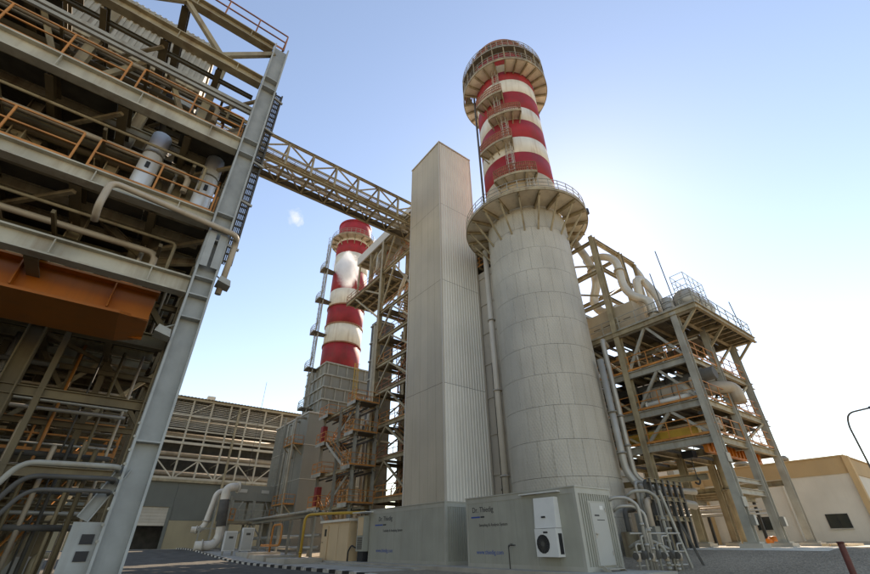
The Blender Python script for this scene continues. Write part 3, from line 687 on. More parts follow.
# corner cage of scaffolding tubes with whip aerials
sc = thing('handrail_cage', 'wiry handrail cage at the corner of the top platform', 'railing', (30, 9.2, 15.4))
for x in fr(29.0, 32.0, 4):
    for yy in (9.1, 10.0): mem(sc, 'upright', (x, yy, 15.4), (x, yy, 17.9), .045, None, 'rod', 'steelg')
for z in (16.2, 16.9, 17.4, 17.9):
    for yy in (9.1, 10.0): mem(sc, 'tube', (29.0, yy, z), (32.0, yy, z), .04, None, 'rod', 'steelg')
    for x in (29.0, 32.0): mem(sc, 'tube', (x, 9.1, z), (x, 10.0, z), .04, None, 'rod', 'steelg')
for i, (x, yy, h, lb) in enumerate(((29.2, 10.3, 5.2, 'thin leaning whip aerial above the corner cage'), (29.2, 11.2, 3.6, 'short bent aerial beside the corner cage'), (37.6, 9.2, 3.0, 'thin rod at the far corner of the top platform'))):
    tag(mem(None, 'aerial', (x, yy, 15.4), (x+.0, yy+.1, 15.4+h), .07, None, 'rod', 'dark'), lb, 'aerial')
# orange maintenance crane under the lowest platform
oc = thing('monorail_crane', 'orange monorail hoist girder hung under the lowest platform', 'crane', (31, 11, 6.0))
boxo(oc, 'girder', (29.2, 11.3, 6.1), (37.4, 11.55, 6.7), 'crane'); boxo(oc, 'girder', (29.5, 14.0, 7.35), (29.9, 17.0, 7.9), 'yellow')
boxo(oc, 'girder', (29.4, 11.6, 7.3), (29.8, 14.1, 7.75), 'yellow')
for k in range(14): boxo(oc, 'rib', (29.6+k*.55, 11.2, 6.15), (29.68+k*.55, 11.66, 6.68), 'crane')
boxo(oc, 'trolley', (30.4, 12.8, 6.1), (31.0, 13.5, 6.55), 'black'); mem(oc, 'chain', (30.7, 13.1, 4.9), (30.7, 13.1, 6.1), .06, None, 'rod', 'dark')
pipe(oc, 'hook', [(30.7, 13.1, 4.95), (30.7, 12.95, 4.75), (30.7, 13.1, 4.55), (30.7, 13.3, 4.7)], .06, 'dark', 8)
# junction boxes at the column feet
for i, (x, yy, lb) in enumerate(((28.75, 10.2, 'first'), (33.05, 10.2, 'second'))):
    j = thing('junction_box', f'pale grey junction box low on the {lb} front column of the platform structure', 'junction box', (x, yy, 2.3), 'junction boxes on the front columns')
    boxo(j, 'housing', (x-.14, yy-.2, 2.2), (x+.14, yy, 2.7), 'casing'); boxo(j, 'lid', (x-.12, yy-.225, 2.23), (x+.12, yy-.201, 2.67), 'door')

# pump skid and low pipes behind cabin 2
def lowpipe(label, pts, r, m, fl=()): return tag(pipe(None, 'service_pipe', pts, r, m, 10, None, fl), label, 'pipe', 'service pipes beside the cabin door')
g = gz(21, 12.5)
for i, (dx, h, ln, m, lb) in enumerate(((0, 3.05, 1.3, 'galv', 'tallest pale hooped pipe next to the cabin corner'), (.25, 2.7, 1.5, 'galv', 'second pale hooped pipe next to the cabin corner'), (1.6, 3.4, 2.2, 'steelg', 'grey hooped pipe farther from the cabin corner'), (.9, 1.3, 1.5, 'steelg', 'low grey hoop among the valves'), (1.5, 1.1, 1.7, 'galv', 'lowest pale hoop among the valves'))):
    x = 19.95+dx; lowpipe(lb, [(x-.3, 12.9-.1*i, h+g-.35), (x-.3+.0, 12.4-.1*i, h+g-.1), (x+.2, 12.0-.12*i, h+g-.1), (x+.5, 11.7-.1*i, h+g-.4), (x+.5, 11.7-.1*i, g)], .075, m, ((3, .3), (3, .6), (3, .8)))
vr = thing('valve_rack', 'cluster of valves and gauges on thin pipes beside the cabin', 'valve rack', (20.8, 11.3, g))
for k in range(7):
    x = 19.9+k*.36; yy = 11.9-.12*k
    pipe(vr, 'riser', [(x, yy, g), (x, yy, g+1.1+.3*(k % 3)), (x+.3, yy-.1, g+1.1+.3*(k % 3))], .045, 'steelg' if k % 2 else 'galv', 8)
    mem(vr, 'valve_body', (x, yy, g+.45+.1*(k % 2)), (x, yy, g+.75+.1*(k % 2)), .22, None, 'tube', 'dark' if k % 2 else 'pipeb')
    mem(vr, 'hand_wheel', (x-.2, yy-.02, g+.65), (x-.23, yy-.02, g+.65), .28, None, 'tube', 'dark')
for h in (.3, .8, 1.5): mem(vr, 'cross_pipe', (19.8, 12.0, g+h), (22.4, 11.1, g+h), .08, None, 'tube', 'galv')
mem(vr, 'rack_post', (22.6, 11.0, g), (22.0, 11.3, g+3.3), .09, None, 'box', 'steelg'); mem(vr, 'rack_post', (23.2, 10.7, g), (22.8, 11.2, g+2.2), .09, None, 'box', 'dark')
# pump/exchanger equipment under the structure between chimney and column
eq = thing('pump_skid', 'dark pump skid with pipes under the platform structure', 'pump skid', (28, 14, gz(28, 14)))
for k in range(9):
    x = RND.uniform(24.8, 29.5); yy = RND.uniform(13.2, 15.2); gg = gz(x, yy)
    h = RND.uniform(1.2, 3.4)
    boxo(eq, 'housing', (x-.35, yy-.3, gg-.1), (x+.35, yy+.3, gg+h*.6), RND.choice(['dark', 'casing', 'steel']))
    pipe(eq, 'pipe', [(x, yy, gg), (x, yy, gg+h+.4), (x+1.2, yy, gg+h+.4), (x+1.2, yy+.8, gg+h+.4)], RND.uniform(.07, .16), RND.choice(['steelg', 'dark', 'galv', 'pipeb']), 10)
for k in range(6):
    x = 25.2+k*.7; mem(eq, 'frame_post', (x, 13.4, gz(x, 13.4)-.1), (x, 13.4, 4.6), .16, None, 'ibeam', 'dark')
for z in (2.6, 3.6, 4.5): mem(eq, 'frame_beam', (25, 13.4, z), (29, 13.4, z), .16, .22, 'ibeam', 'steel')
# pipe rack with ladder between structure and white building
pk = thing('low_pipe_rack', 'low brown pipe rack with thin posts before the white building', 'pipe rack', (43, 17, gz(43, 17)))
for x in (40.5, 43, 45.5):
    for yy in (15.5, 19.5): mem(pk, 'post', (x, yy, gz(x, yy)-.1), (x, yy, 4.3), .2, None, 'ibeam', 'dark')
for yy in (15.5, 19.5): mem(pk, 'beam', (40.3, yy, 4.45), (46, yy, 4.45), .25, .3, 'ibeam', 'steel')
for x in (40.5, 43, 45.5): mem(pk, 'beam', (x, 14.8, 4.74), (x, 24, 4.74), .22, .28, 'ibeam', 'steel')
for k in range(6): pipe(pk, 'pipe', [(40.8+k*.8, 14.6, 3.9-.25*(k % 3)), (40.8+k*.8, 24.0, 3.9-.25*(k % 3))], .07, RND.choice(['galv', 'pipeb']), 8)
ladder(pk, (41.0, 15.2, gz(41, 15)), (41.0, 15.2, 4.3), (-1, -.3, 0), 'dark', .6, False)
# valve stand, timber, small things on the apron
hv = thing('orange_valve', 'small orange valve on the ground at the foot of the far column', 'valve', (36, 12.0, gz(36, 12)))
v, f = lathe([(.02, 0), (.28, .05), (.34, .3), (.28, .55), (.02, .6)], 16); link('body', mesh('body', v, f, 'hyd', True), Matrix.Translation((36, 11.9, gz(36, 12)-.02)), hv)
mem(hv, 'outlet', (36, 11.9, gz(36, 12)+.3), (35.5, 12.1, gz(36, 12)+.3), .3, None, 'tube', 'hyd')
for i in range(3):
    b_ = boxo(None, 'timber_plank', (36.2, 8.4+i*.42, gz(37, 8)+.02), (39.8+i*.4, 8.75+i*.42, gz(37, 8)+.14), 'tan')
    tag(b_, ('nearest', 'middle', 'farthest')[i]+' of three planks lying on the pale apron', 'plank', 'planks on the apron')

# ================================================================ WHITE BUILDING
wb = thing('white_building', 'low white rendered building with tan parapet band', 'building', (56, 16, gz(55, 16)))
BZ, BT = gz(50, 12)-.05, 7.55
boxo(wb, 'wall', (50, 9.3, BZ-.3), (68, 52, 6.25), 'wallw')
boxo(wb, 'parapet_band', (49.93, 9.23, 6.25), (68.07, 52.07, BT), 'wallt')
boxo(wb, 'coping', (49.85, 9.15, BT), (68.15, 52.15, BT+.1), 'wallt')
boxo(wb, 'plinth_band', (49.95, 9.25, BZ-.3), (68.05, 52.05, BZ+.28), 'conc')
boxo(wb, 'pilaster', (49.7, 8.9, BZ-.3), (50.25, 9.3, BT-.02), 'wallt'); boxo(wb, 'pilaster', (49.75, 20.9, BZ-.3), (50.2, 21.3, BT-.02), 'wallt')
for (y0, y1, z0, z1) in ((10.75, 12.1, 2.32, 3.3), (16.15, 17.35, 2.32, 3.3), (25, 26.2, 2.32, 3.3), (32, 33.2, 2.32, 3.3)):
    wn = boxo(wb, 'window', (49.96, y0, z0), (50.02, y1, z1), 'glass')
    for a, c in ((y0-.06, y0), (y1, y1+.06), ((y0+y1)/2-.025, (y0+y1)/2+.025)): boxo(wn, 'frame', (49.93, a, z0), (50.01, c, z1), 'black')
    boxo(wn, 'sill', (49.88, y0-.08, z0-.08), (50.01, y1+.08, z0), 'conc')
    boxo(wn, 'lintel', (49.94, y0-.06, z1), (50.012, y1+.06, z1+.05), 'black')
boxo(wb, 'downpipe', (49.86, 14.2, BZ), (49.96, 14.3, 6.2), 'wallw'); boxo(wb, 'cable_trunking', (49.94, 16.0, 3.85), (49.99, 20.0, 3.92), 'conc')
boxo(wb, 'service_box', (49.7, 18.2, 2.1), (49.99, 18.9, 3.2), 'casing')
for (x, yy, s, lb) in ((52, 17.6, .9, 'round grey roof vent beside the front columns on the white building'), (52, 13.9, .5, 'small roof box near the middle of the white building'), (51.5, 22.5, .8, 'grey roof fan behind the column at the back')):
    t = thing('roof_vent', lb, 'roof vent', (x, yy, BT)); mem(t, 'curb', (x, yy, BT+.0), (x, yy, BT+.35), s*1.1, None, 'box', 'conc')
    v, f = lathe([(s*.3, .35), (s*.75, .4), (s*.8, .6), (s*.4, .85), (.02, .9)], 16); link('cowl', mesh('cowl', v, f, 'casing', True), Matrix.Translation((x, yy, BT)), t)
# taller grey works building behind the structure
gb = thing('grey_works_building', 'grey block building with striped louvres behind the white building', 'building', (75, 44, 1.2))
boxo(gb, 'wall', (70, 33, .9), (84, 50, 12.4), 'casing')
for k in range(8): boxo(gb, 'louvre', (69.92, 34+k*1.9, 9.6), (69.99, 35.4+k*1.9, 11.6), 'trim')
boxo(gb, 'roof_edge', (69.8, 32.8, 12.4), (84.2, 50.2, 12.7), 'trim')

# ================================================================ LAMP, POST
lp = thing('street_lamp', 'slim dark street lamp with a curved arm before the white building', 'street lamp', (32.3, 5.1, gz(32.3, 5.1)))
pipe(lp, 'pole', [(32.3, 5.1, gz(32.3, 5.1)), (32.3, 5.1, 6.9), (32.35, 4.9, 7.5), (32.6, 3.9, 7.62)], .045, 'dark', 10, .7)
b = MB(); b.add([(32.5, 3.25, 7.6), (32.8, 3.25, 7.6), (32.8, 4.0, 7.58), (32.5, 4.0, 7.58), (32.55, 3.3, 7.72), (32.75, 3.3, 7.72), (32.72, 4.0, 7.7), (32.58, 4.0, 7.7)], [(0,3,2,1),(4,5,6,7),(0,1,5,4),(1,2,6,5),(2,3,7,6),(3,0,4,7)]); b.build('lamp_head', 'dark', lp)
mem(lp, 'base', (32.3, 5.1, gz(32.3, 5.1)-.1), (32.3, 5.1, gz(32.3, 5.1)+.6), .2, None, 'tube', 'dark')
bo = thing('guard_post', 'dark red guard post standing in the gravel at right', 'post', (16.5, 3.98, gz(16.5, 4)))
mem(bo, 'shaft', (16.5, 3.98, gz(16.5, 4)-.2), (16.5, 3.95, 1.42), .15, None, 'tube', 'bol'); mem(bo, 'cap', (16.5, 3.95, 1.42), (16.5, 3.95, 1.47), .17, None, 'tube', 'bol')

# ================================================================ LEFT STEEL STRUCTURE
ls = thing('turbine_steel_structure', 'huge near steel structure of floors and orange railings filling the left side', 'steel structure', (-7, 22, 0))
FY = 12.5; XR = .75
XS = [XR, -3.0, -7.0, -11.5, -16.5]; YS = [FY, 17.5, 22.5, 28.0, 33.0]
LZ = [(8.2, .55), (10.65, .5), (14.3, .64), (18.2, .5), (20.75, .5)]
for i, x in enumerate(XS):
    for j, yy in enumerate(YS):
        if j == 0 and 0 < i < 4: continue
        g = gz(x, yy)
        main = (i == 0 and j == 0)
        c = mem(ls, 'column', (x, yy, g+.05), (x, yy, 20.7 if (j < 4 and i < 3) else 18), .5 if main else .42, .6 if main else .45, 'ibeam', 'colg' if main else 'brown', upv=(1, 0, 0))
        boxo(ls, 'base_plate', (x-.5, yy-.5, g-.02), (x+.5, yy+.5, g+.05), 'steelg')
        if main: c['label'] = 'pale grey corner column'
# corner column details: stiffeners, splice plates, base gusset
for z in (3.6, 6.9, 7.62, 8.22, 9.6, 10.1, 10.68, 13.6, 14.33, 17.6, 18.22): boxo(ls, 'stiffener', (XR-.245, FY-.24, z), (XR+.245, FY-.03, z+.035), 'colg')
for s in (-1, 1):
    boxo(ls, 'splice_plate', (XR+s*.3-.02, FY-.2, 8.5), (XR+s*.3+.02, FY+.2, 9.8), 'colg')
    boxo(ls, 'splice_plate', (XR+s*.15-.1, FY-.285, 8.6), (XR+s*.15+.1, FY-.252, 9.9), 'colg')
gp = MB().box((XR-.82, FY-.12, .1), (XR-.3, FY-.08, 1.95)).build('gusset_plate', 'colg', ls)
for z in (1.25, 1.55): boxo(ls, 'bolt_slot', (XR-.6, FY-.14, z), (XR-.38, FY-.125, z+.18), 'black')
for k in range(9): mem(ls, 'bolt', (XR-.31, FY-.13, 1.6+k*.3), (XR-.31, FY-.26, 1.6+k*.3), .06, None, 'tube', 'steelg')
mem(ls, 'brace', (XR-.7, FY, 2.0), (XR-.25, FY+.02, 3.05), .25, None, 'ibeam', 'colg')
# floors
for li, (zt, dp) in enumerate(LZ):
    zc = zt-dp/2
    near = 'beam' if li < 3 else 'steel'
    mem(ls, 'facade_beam', (-17, FY, zc), (XR-.32, FY, zc), .34, dp, 'ibeam', near)
    for k in range(8): boxo(ls, 'web_stiffener', (-16+k*2.12+.6, FY-.165, zt-dp+.06), (-16+k*2.12+.625, FY-.02, zt-.06), near)
    for j, yy in enumerate(YS[1:]):
        if li == 4 and j > 2: continue
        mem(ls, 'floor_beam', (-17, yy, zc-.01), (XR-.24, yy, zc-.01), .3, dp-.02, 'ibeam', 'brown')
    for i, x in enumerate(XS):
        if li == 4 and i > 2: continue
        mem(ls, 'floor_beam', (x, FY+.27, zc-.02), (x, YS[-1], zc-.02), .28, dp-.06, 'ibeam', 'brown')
    if li in (0, 1, 2):                                        # joists and grating, seen from below
        y0 = {0: 18.2, 1: 12.9, 2: 12.9}[li]
        yj = y0
        while yj < 33:
            mem(ls, 'joist', (-16.8, yj, zt-.2), (XR-.4, yj, zt-.2), .16, .34, 'ibeam', 'steel'); yj += 1.25
        for a in range(9):
            for c in range(9):
                x0 = -16.6+a*1.9; y_0 = y0+c*(33-y0)/9
                if li == 2 and a > 7 and RND.random() < .4: continue
                if RND.random() < (.05 if a > 5 else .02): continue
                boxo(ls, 'grating_panel', (x0+.01, y_0+.01, zt), (x0+1.88, y_0+(33-y0)/9-.01, zt+.04), 'grate')
    if li == 3:
        for a in range(5):
            for c in range(5):
                if a == 4 and c < 2: continue
                boxo(ls, 'grating_panel', (-16.6+a*2.6, 12.9+c*4.0, zt), (-14.05+a*2.6, 16.85+c*4.0, zt+.04), 'grate')
        for yj in fr(13.5, 32, 12): mem(ls, 'joist', (-16.8, yj, zt-.16), (-6.8 if yj > 17 else XR-.4, yj, zt-.16), .11, .2, 'ibeam', 'brown')
    if li in (1, 2):
        rail(ls, [(-17, FY-.05, zt), (-3.35, FY-.05, zt)], 'orange', 1.15, 1.55, .045); rail(ls, [(-2.95, FY-.05, zt), (XR-.45, FY-.05, zt)], 'orange', 1.15, 1.35, .045)
        for yy in (17.3, 22.3): rail(ls, [(-16, yy, zt), (XR-.5, yy, zt)], 'orange', 1.1, 1.8, .045, posts=False)
        rail(ls, [(XR-.35, FY+.4, zt), (XR-.35, 33, zt)], 'orange', 1.1, 1.6, .045, posts=False)
    if li == 4:
        rail(ls, [(-17, FY-.05, zt), (XR+.1, FY-.05, zt)], 'rustrail', 1.2, 1.3, .05)
        rail(ls, [(XR+.1, FY-.05, zt), (XR+.1, 28, zt)], 'rustrail', 1.2, 1.5, .05, posts=False)
        boxo(ls, 'grating_panel', (-17, FY+.2, zt), (-6.5, FY+3.4, zt+.04), 'grate')
for z in (9.35, 12.2, 16.1, 16.9, 19.5):                        # girts between floors
    mem(ls, 'girt', (-17, FY+4.98, z), (XR, FY+4.98, z), .16, .22, 'ibeam', 'brown'); mem(ls, 'girt', (-17, 22.48, z+.4), (XR, 22.48, z+.4), .16, .22, 'ibeam', 'brown')
mem(ls, 'girt', (-17, FY+.3, 16.5), (XR-.3, FY+.3, 16.5), .14, .16, 'box', 'steelg'); mem(ls, 'girt', (-17, FY+.2, 16.15), (XR-.3, FY+.2, 16.15), .1, .14, 'box', 'steelg')
# braces
B = [((XR-.2, FY, 20.2), (-1.2, FY, 18.25)), ((-3.0, FY, 20.3), (-1.2, FY, 18.25)), ((-3.0, FY, 20.3), (-5.2, FY, 18.25)), ((-7, FY, 20.3), (-5.2, FY, 18.25))]
B += [((-1.1, FY+1.6, 14.6), (-2.6, FY+1.6, 17.7)), ((-1.1, FY+1.6, 14.6), (.4, FY+1.6, 16.3)), ((-5, FY+1.6, 14.6), (-3.4, FY+1.6, 17.7)), ((-5, FY+1.6, 14.6), (-6.6, FY+1.6, 17.7))]
for a, c in B: mem(ls, 'brace', a, c, .18, None, 'box', 'steel')
for yy in (17.5, 22.5):
    for x0, x1 in ((XR, -3.0), (-3.0, -7.0), (-7.0, -11.5)):
        for z0, z1 in ((14.3, 17.7), (10.65, 13.6), (8.2, 10.2), (20.3, 18.2)):
            xm = (x0+x1)/2
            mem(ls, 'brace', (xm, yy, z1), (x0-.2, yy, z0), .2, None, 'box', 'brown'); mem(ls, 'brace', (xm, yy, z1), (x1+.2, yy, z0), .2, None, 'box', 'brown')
            boxo(ls, 'gusset_plate', (xm-.5, yy-.02, z1-.5), (xm+.5, yy+.02, z1+.1), 'brown')
for z0, z1 in ((8.2, 10.2), (10.65, 13.6), (14.3, 17.7), (18.2, 20.2)):
    mem(ls, 'brace', (XR, FY+.3, z0), (XR, 17.2, z1), .2, None, 'box', 'brown'); mem(ls, 'brace', (XR, 22.2, z0), (XR, 17.8, z1), .2, None, 'box', 'brown')
for x in (-1.1, -5.0): mem(ls, 'post', (x, FY+1.6, 14.3), (x, FY+1.6, 20.3), .3, None, 'ibeam', 'steel')
for x in (-.9, -2.9, -5.4, -8.2):                               # hangers behind the facade
    mem(ls, 'hanger', (x, 14.9, 8.2), (x, 14.9, 18.0), .3, .36, 'ibeam', 'steel', upv=(1, 0, 0))
for li in (0, 1, 2, 3):
    zt, dp = LZ[li]
    for x in (-1.1, -4.9, -9.2, -13.8):
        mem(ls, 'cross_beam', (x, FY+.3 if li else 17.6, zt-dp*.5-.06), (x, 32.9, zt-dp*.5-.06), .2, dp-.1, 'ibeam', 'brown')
    for k in range(4):
        x = XS[k]; mem(ls, 'plan_brace', (x, 13, zt-dp-.03), (XS[k+1], 17.4, zt-dp-.03), .12, None, 'box', 'steel') if li else None
        mem(ls, 'plan_brace', (XS[k+1], 17.6, zt-dp-.05), (x, 22.4, zt-dp-.05), .12, None, 'box', 'brown')
for li, rows in ((1, 4), (2, 5), (3, 5)):                      # pipe racks close behind the facade
    zt = LZ[li][0]
    for k in range(rows):
        r = (.05, .1, .07, .14, .06)[k]; z = zt-LZ[li][1]-.35-.3*(k % 2)
        pipe(ls, 'rack_pipe', [(-17, 13.5+.45*k, z), (XR-1.0-.4*k, 13.5+.45*k, z), (XR-1.0-.4*k, 13.5+.45*k, zt-2.1)], r, ('steel', 'pipeb', 'galv', 'brown', 'pipeb')[k], 10)
    for x in (-.6, -3.2, -5.8, -8.4, -11): mem(ls, 'pipe_hanger', (x, 13.2, zt-LZ[li][1]-.75), (x, 15.8, zt-LZ[li][1]-.75), .09, .12, 'box', 'brown'); 
for (a, c) in (((-.9, 9.75), (-2.8, 8.35)), ((-.9, 9.75), (-2.8, 11.0)), ((-.9, 9.75), (.5, 8.9)), ((-.9, 9.75), (.5, 10.3)), ((-5.4, 9.75), (-3.2, 8.35)), ((-5.4, 9.75), (-7.4, 8.35)), ((-.9, 12.9), (-2.8, 11.2)), ((-5.4, 12.9), (-3.2, 11.2)), ((-5.4, 12.9), (-8, 11.2))):
    mem(ls, 'brace', (a[0], 15.1, a[1]), (c[0], 15.1, c[1]), .2, .24, 'ibeam', 'steel')
for x in (-.9, -5.4):
    for z in (9.75, 12.9): boxo(ls, 'gusset_plate', (x-.55, 15.08, z-.5), (x+.55, 15.115, z+.5), 'steel')
for z in (9.2, 11.9, 12.7, 15.6, 17.0):
    mem(ls, 'girt', (-17, 15.4, z), (XR-.2, 15.4, z), .14, .2, 'ibeam', 'steel'); mem(ls, 'girt', (-17, 19.6, z+.3), (XR-.2, 19.6, z+.3), .14, .2, 'ibeam', 'steel')
# cable ladder on the outer side of the corner column
cl = MB()
for s in (0, .28): cl.bar((1.14+s, 13.1, 9.4), (1.14+s, 13.1, 18.6), .06, .1)
for k in range(31): cl.bar((1.14, 13.1, 9.5+k*.3), (1.42, 13.1, 9.5+k*.3), .05)
for k in range(5): cl.bar((1.17+k*.05, 13.16, 9.4), (1.17+k*.05, 13.16, 18.6), .035)
cl.build('cable_ladder', 'dark', ls)
for z in (10, 12, 14, 16, 18): mem(ls, 'cable_bracket', (XR+.3, 12.9, z), (1.5, 13.0, z), .08, None, 'box', 'steelg')
for k in range(9):                                             # sheeting added on far and outer sides to block light and darken the interior
    for z0, z1 in ((1.0, 8.0), (8.3, 14.0), (14.4, 18.0)):
        if (k, z0) in ((8, 14.4), (7, 14.4), (8, 1.0), (6, 1.0), (4, 1.0)): continue
        boxo(ls, 'wall_sheet', (-16.6+k*1.9, 33.3, z0), (-14.75+k*1.9, 33.36, z1), 'casing')
for k in range(6):
    for z0, z1 in ((8.3, 14.0), (14.4, 18.0), (1.0, 8.0)): boxo(ls, 'wall_sheet', (-17.2, 12.7+k*3.4, z0), (-17.14, 16.05+k*3.4, z1), 'casing')
# pipes in the floors
for k in range(70):
    li = RND.choice([0, 1, 1, 2, 2, 3]); z = LZ[li][0]-LZ[li][1]-.15-RND.random()*.9; r = RND.choice([.04, .06, .08, .1, .14, .2])
    m = RND.choice(['pipeb', 'brown', 'galv', 'steel', 'dark', 'brown'])
    if RND.random() < .55:
        yy = RND.uniform(16.8 if li == 0 else 14, 32); pipe(ls, 'pipe_run', [(-17, yy, z), (RND.uniform(-3, .3), yy, z)], min(r, .09) if li == 0 else r, m, 10)
    else:
        x = RND.uniform(-14, .2); pipe(ls, 'pipe_run', [(x, 18.2 if li == 0 else 14.8, z), (x, RND.uniform(24, 32), z)], r*.6, m, 10)
for k in range(46):
    x, yy = RND.uniform(-14, .3), RND.uniform(15.5, 30); li = RND.randrange(4); z0 = LZ[li][0] if RND.random() < .7 else gz(x, yy); h = RND.uniform(1.0, 2.6)
    pipe(ls, 'pipe_drop', [(x, yy, z0), (x, yy, z0+h), (x+RND.uniform(-1.5, 1.5), yy, z0+h), ], RND.choice([.04, .06, .09]), RND.choice(['pipeb', 'brown', 'galv', 'steel', 'rustrail']), 10)
# equipment boxes on the floors
for k in range(22):
    li = RND.randrange(4); x, yy = RND.uniform(-14, -.8), RND.uniform(15.5, 30); s = RND.uniform(.4, 1.1); zt = LZ[li][0]
    boxo(ls, 'equipment_box', (x-s/2, yy-s/2, zt+.04), (x+s/2, yy+s/2, zt+.04+RND.uniform(.7, 1.9)), RND.choice(['pipe', 'casing', 'steelg', 'galv', 'steel', 'door']))
# lower interior: small deck with orange rails, stairs, racks
for (x0, x1, y0, y1, z) in ((-6, .3, 20, 27, 4.2), (-14, -6.6, 18, 27, 5.0)):
    for a in range(4): boxo(ls, 'grating_panel', (x0+(x1-x0)*a/4+.01, y0, z), (x0+(x1-x0)*(a+1)/4-.01, y1, z+.05), 'grate')
    for yy in fr(y0, y1, 5): mem(ls, 'joist', (x0, yy, z-.15), (x1, yy, z-.15), .16, .28, 'ibeam', 'brown')
    rail(ls, [(x0, y0, z+.05), (x1, y0, z+.05), (x1, y1, z+.05)], 'orange', 1.1, 1.2, .05)
stair(ls, (-2.2, 19.4, gz(-2, 19)), (-.4, 22.4, 4.2), .8, 'steel', 'orange'); stair(ls, (-8, 19, gz(-8, 19)), (-5.0, 19, 4.2), .8, 'steel', 'orange')
for k in range(26):
    x = -9.5+k*.37; yy = 18.6+.35*math.sin(k*1.7); g = gz(x, yy)
    pipe(ls, 'riser', [(x, yy, g), (x, yy, 3.2+1.9*RND.random()), (x, yy+2.5, 3.2+2*RND.random())], RND.choice([.03, .05, .07]), RND.choice(['pipeb', 'steel', 'brown', 'brown', 'dark']), 10)
for k in range(12):
    z = 2.0+k*.42; pipe(ls, 'pipe_run', [(-15, 18.5+.7*(k % 4), z), (.2, 18.5+.7*(k % 4), z)], RND.choice([.04, .06, .09]), RND.choice(['pipeb', 'brown', 'galv', 'dark']), 10)
for z in (3.4, 5.6): mem(ls, 'tie_beam', (-17, 17.5, z), (XR, 17.5, z), .2, .3, 'ibeam', 'brown'); 
for x in (-2.2, -4.3, -5.6): mem(ls, 'tie_post', (x, 17.5, gz(x, 17)), (x, 17.5, 7.7), .16, .18, 'ibeam', 'brown')
for k in range(5): 
    x = -1.2-k*1.6; boxo(ls, 'equipment_box', (x-.6, 24.2, gz(x, 24)-.05), (x+.6, 25.4, 1.2+.5*(k % 3)), RND.choice(['door', 'wallw', 'casing', 'tan']))
# close-set secondary framing low in the structure
for yy in (20.0, 25.0, 30.0):
    for x in (-1.0, -1.9, -4.0, -5.0, -8.6, -9.6): mem(ls, 'tie_post', (x, yy, gz(x, yy)-.05), (x, yy, 7.8), .2, .22, 'ibeam', 'brown')
    for z in (2.6, 3.6, 5.2, 6.3, 7.2): mem(ls, 'tie_beam', (-17, yy-.12, z), (XR-.1, yy-.12, z), .14, .2, 'ibeam', 'brown')
    for x0 in (-3.0, -7.0, -1.1):
        mem(ls, 'tie_brace', (x0, yy, 5.3), (x0+1.9, yy, 7.7), .14, None, 'box', 'steel'); mem(ls, 'tie_brace', (x0+1.9, yy, 5.3), (x0, yy, 7.7), .14, None, 'box', 'brown')
for k in range(14):
    x = -8+k*.62; pipe(ls, 'conduit', [(x, 19.2, gz(x, 19)), (x, 19.2, 7.9)], RND.choice([.03, .05, .08]), RND.choice(['pipeb', 'brown', 'galv', 'dark', 'orange']), 8)
for k in range(10): pipe(ls, 'conduit', [(-12, 19.6+.15*k, 2.2+.42*k), (.4, 19.6+.15*k, 2.2+.42*k)], RND.choice([.03, .05]), RND.choice(['galv', 'brown', 'dark']), 8)
# pale ribbed hopper casing high in the structure
hp = boxo(ls, 'hopper_casing', (-9.5, 20.0, 18.4), (-2.2, 26.0, 28.8), 'steelg'); hp['label'] = 'grey ribbed hopper casing'
for k in range(24): boxo(hp, 'rib', (-9.45+k*.3, 19.94, 18.4), (-9.32+k*.3, 19.999, 28.8), 'steelg')
for z in (21, 24, 27): boxo(hp, 'band', (-9.6, 19.85, z), (-2.1, 26.1, z+.3), 'steel')
for yy in (19.9, 26.1): mem(ls, 'hopper_leg', (-2, yy, 14.3), (-2, yy, 18.4), .3, None, 'ibeam', 'brown'); mem(ls, 'hopper_leg', (-9, yy, 14.3), (-9, yy, 18.4), .3, None, 'ibeam', 'brown')
# orange crane girder
og = thing('crane_girder', 'wide orange overhead crane girder under the near left structure', 'crane', (-8, 14.8, 7.1))
boxo(og, 'top_flange', (-17, 13.55, 8.0), (-.15, 14.15, 8.06), 'crane')
boxo(og, 'web', (-17, 13.83, 7.2), (-.2, 13.87, 8.0), 'crane'); boxo(og, 'web', (-17, 15.55, 7.2), (-.2, 15.6, 8.0), 'crane')
b = MB(); b.add([(-17, 13.6, 7.12), (-.9, 13.6, 7.12), (-.2, 14.2, 7.3), (-.2, 15.8, 7.3), (-.9, 15.9, 7.12), (-17, 15.9, 7.12), (-17, 13.6, 7.2), (-.9, 13.6, 7.2), (-.2, 14.2, 7.38), (-.2, 15.8, 7.38), (-.9, 15.9, 7.2), (-17, 15.9, 7.2)],
    [(0,5,4,1),(1,4,3,2),(6,7,10,11),(7,8,9,10),(0,1,7,6),(1,2,8,7),(2,3,9,8),(3,4,10,9),(4,5,11,10),(5,0,6,11)]); b.build('bottom_plate', 'crane', og)
for k in range(8): boxo(og, 'stiffener', (-15.6+k*2.05, 13.57, 7.22), (-15.57+k*2.05, 13.83, 8.0), 'crane')
for x in (-15, -8, -1.2): boxo(og, 'hanger_plate', (x, 13.9, 8.0), (x+.3, 14.1, 8.25), 'crane')
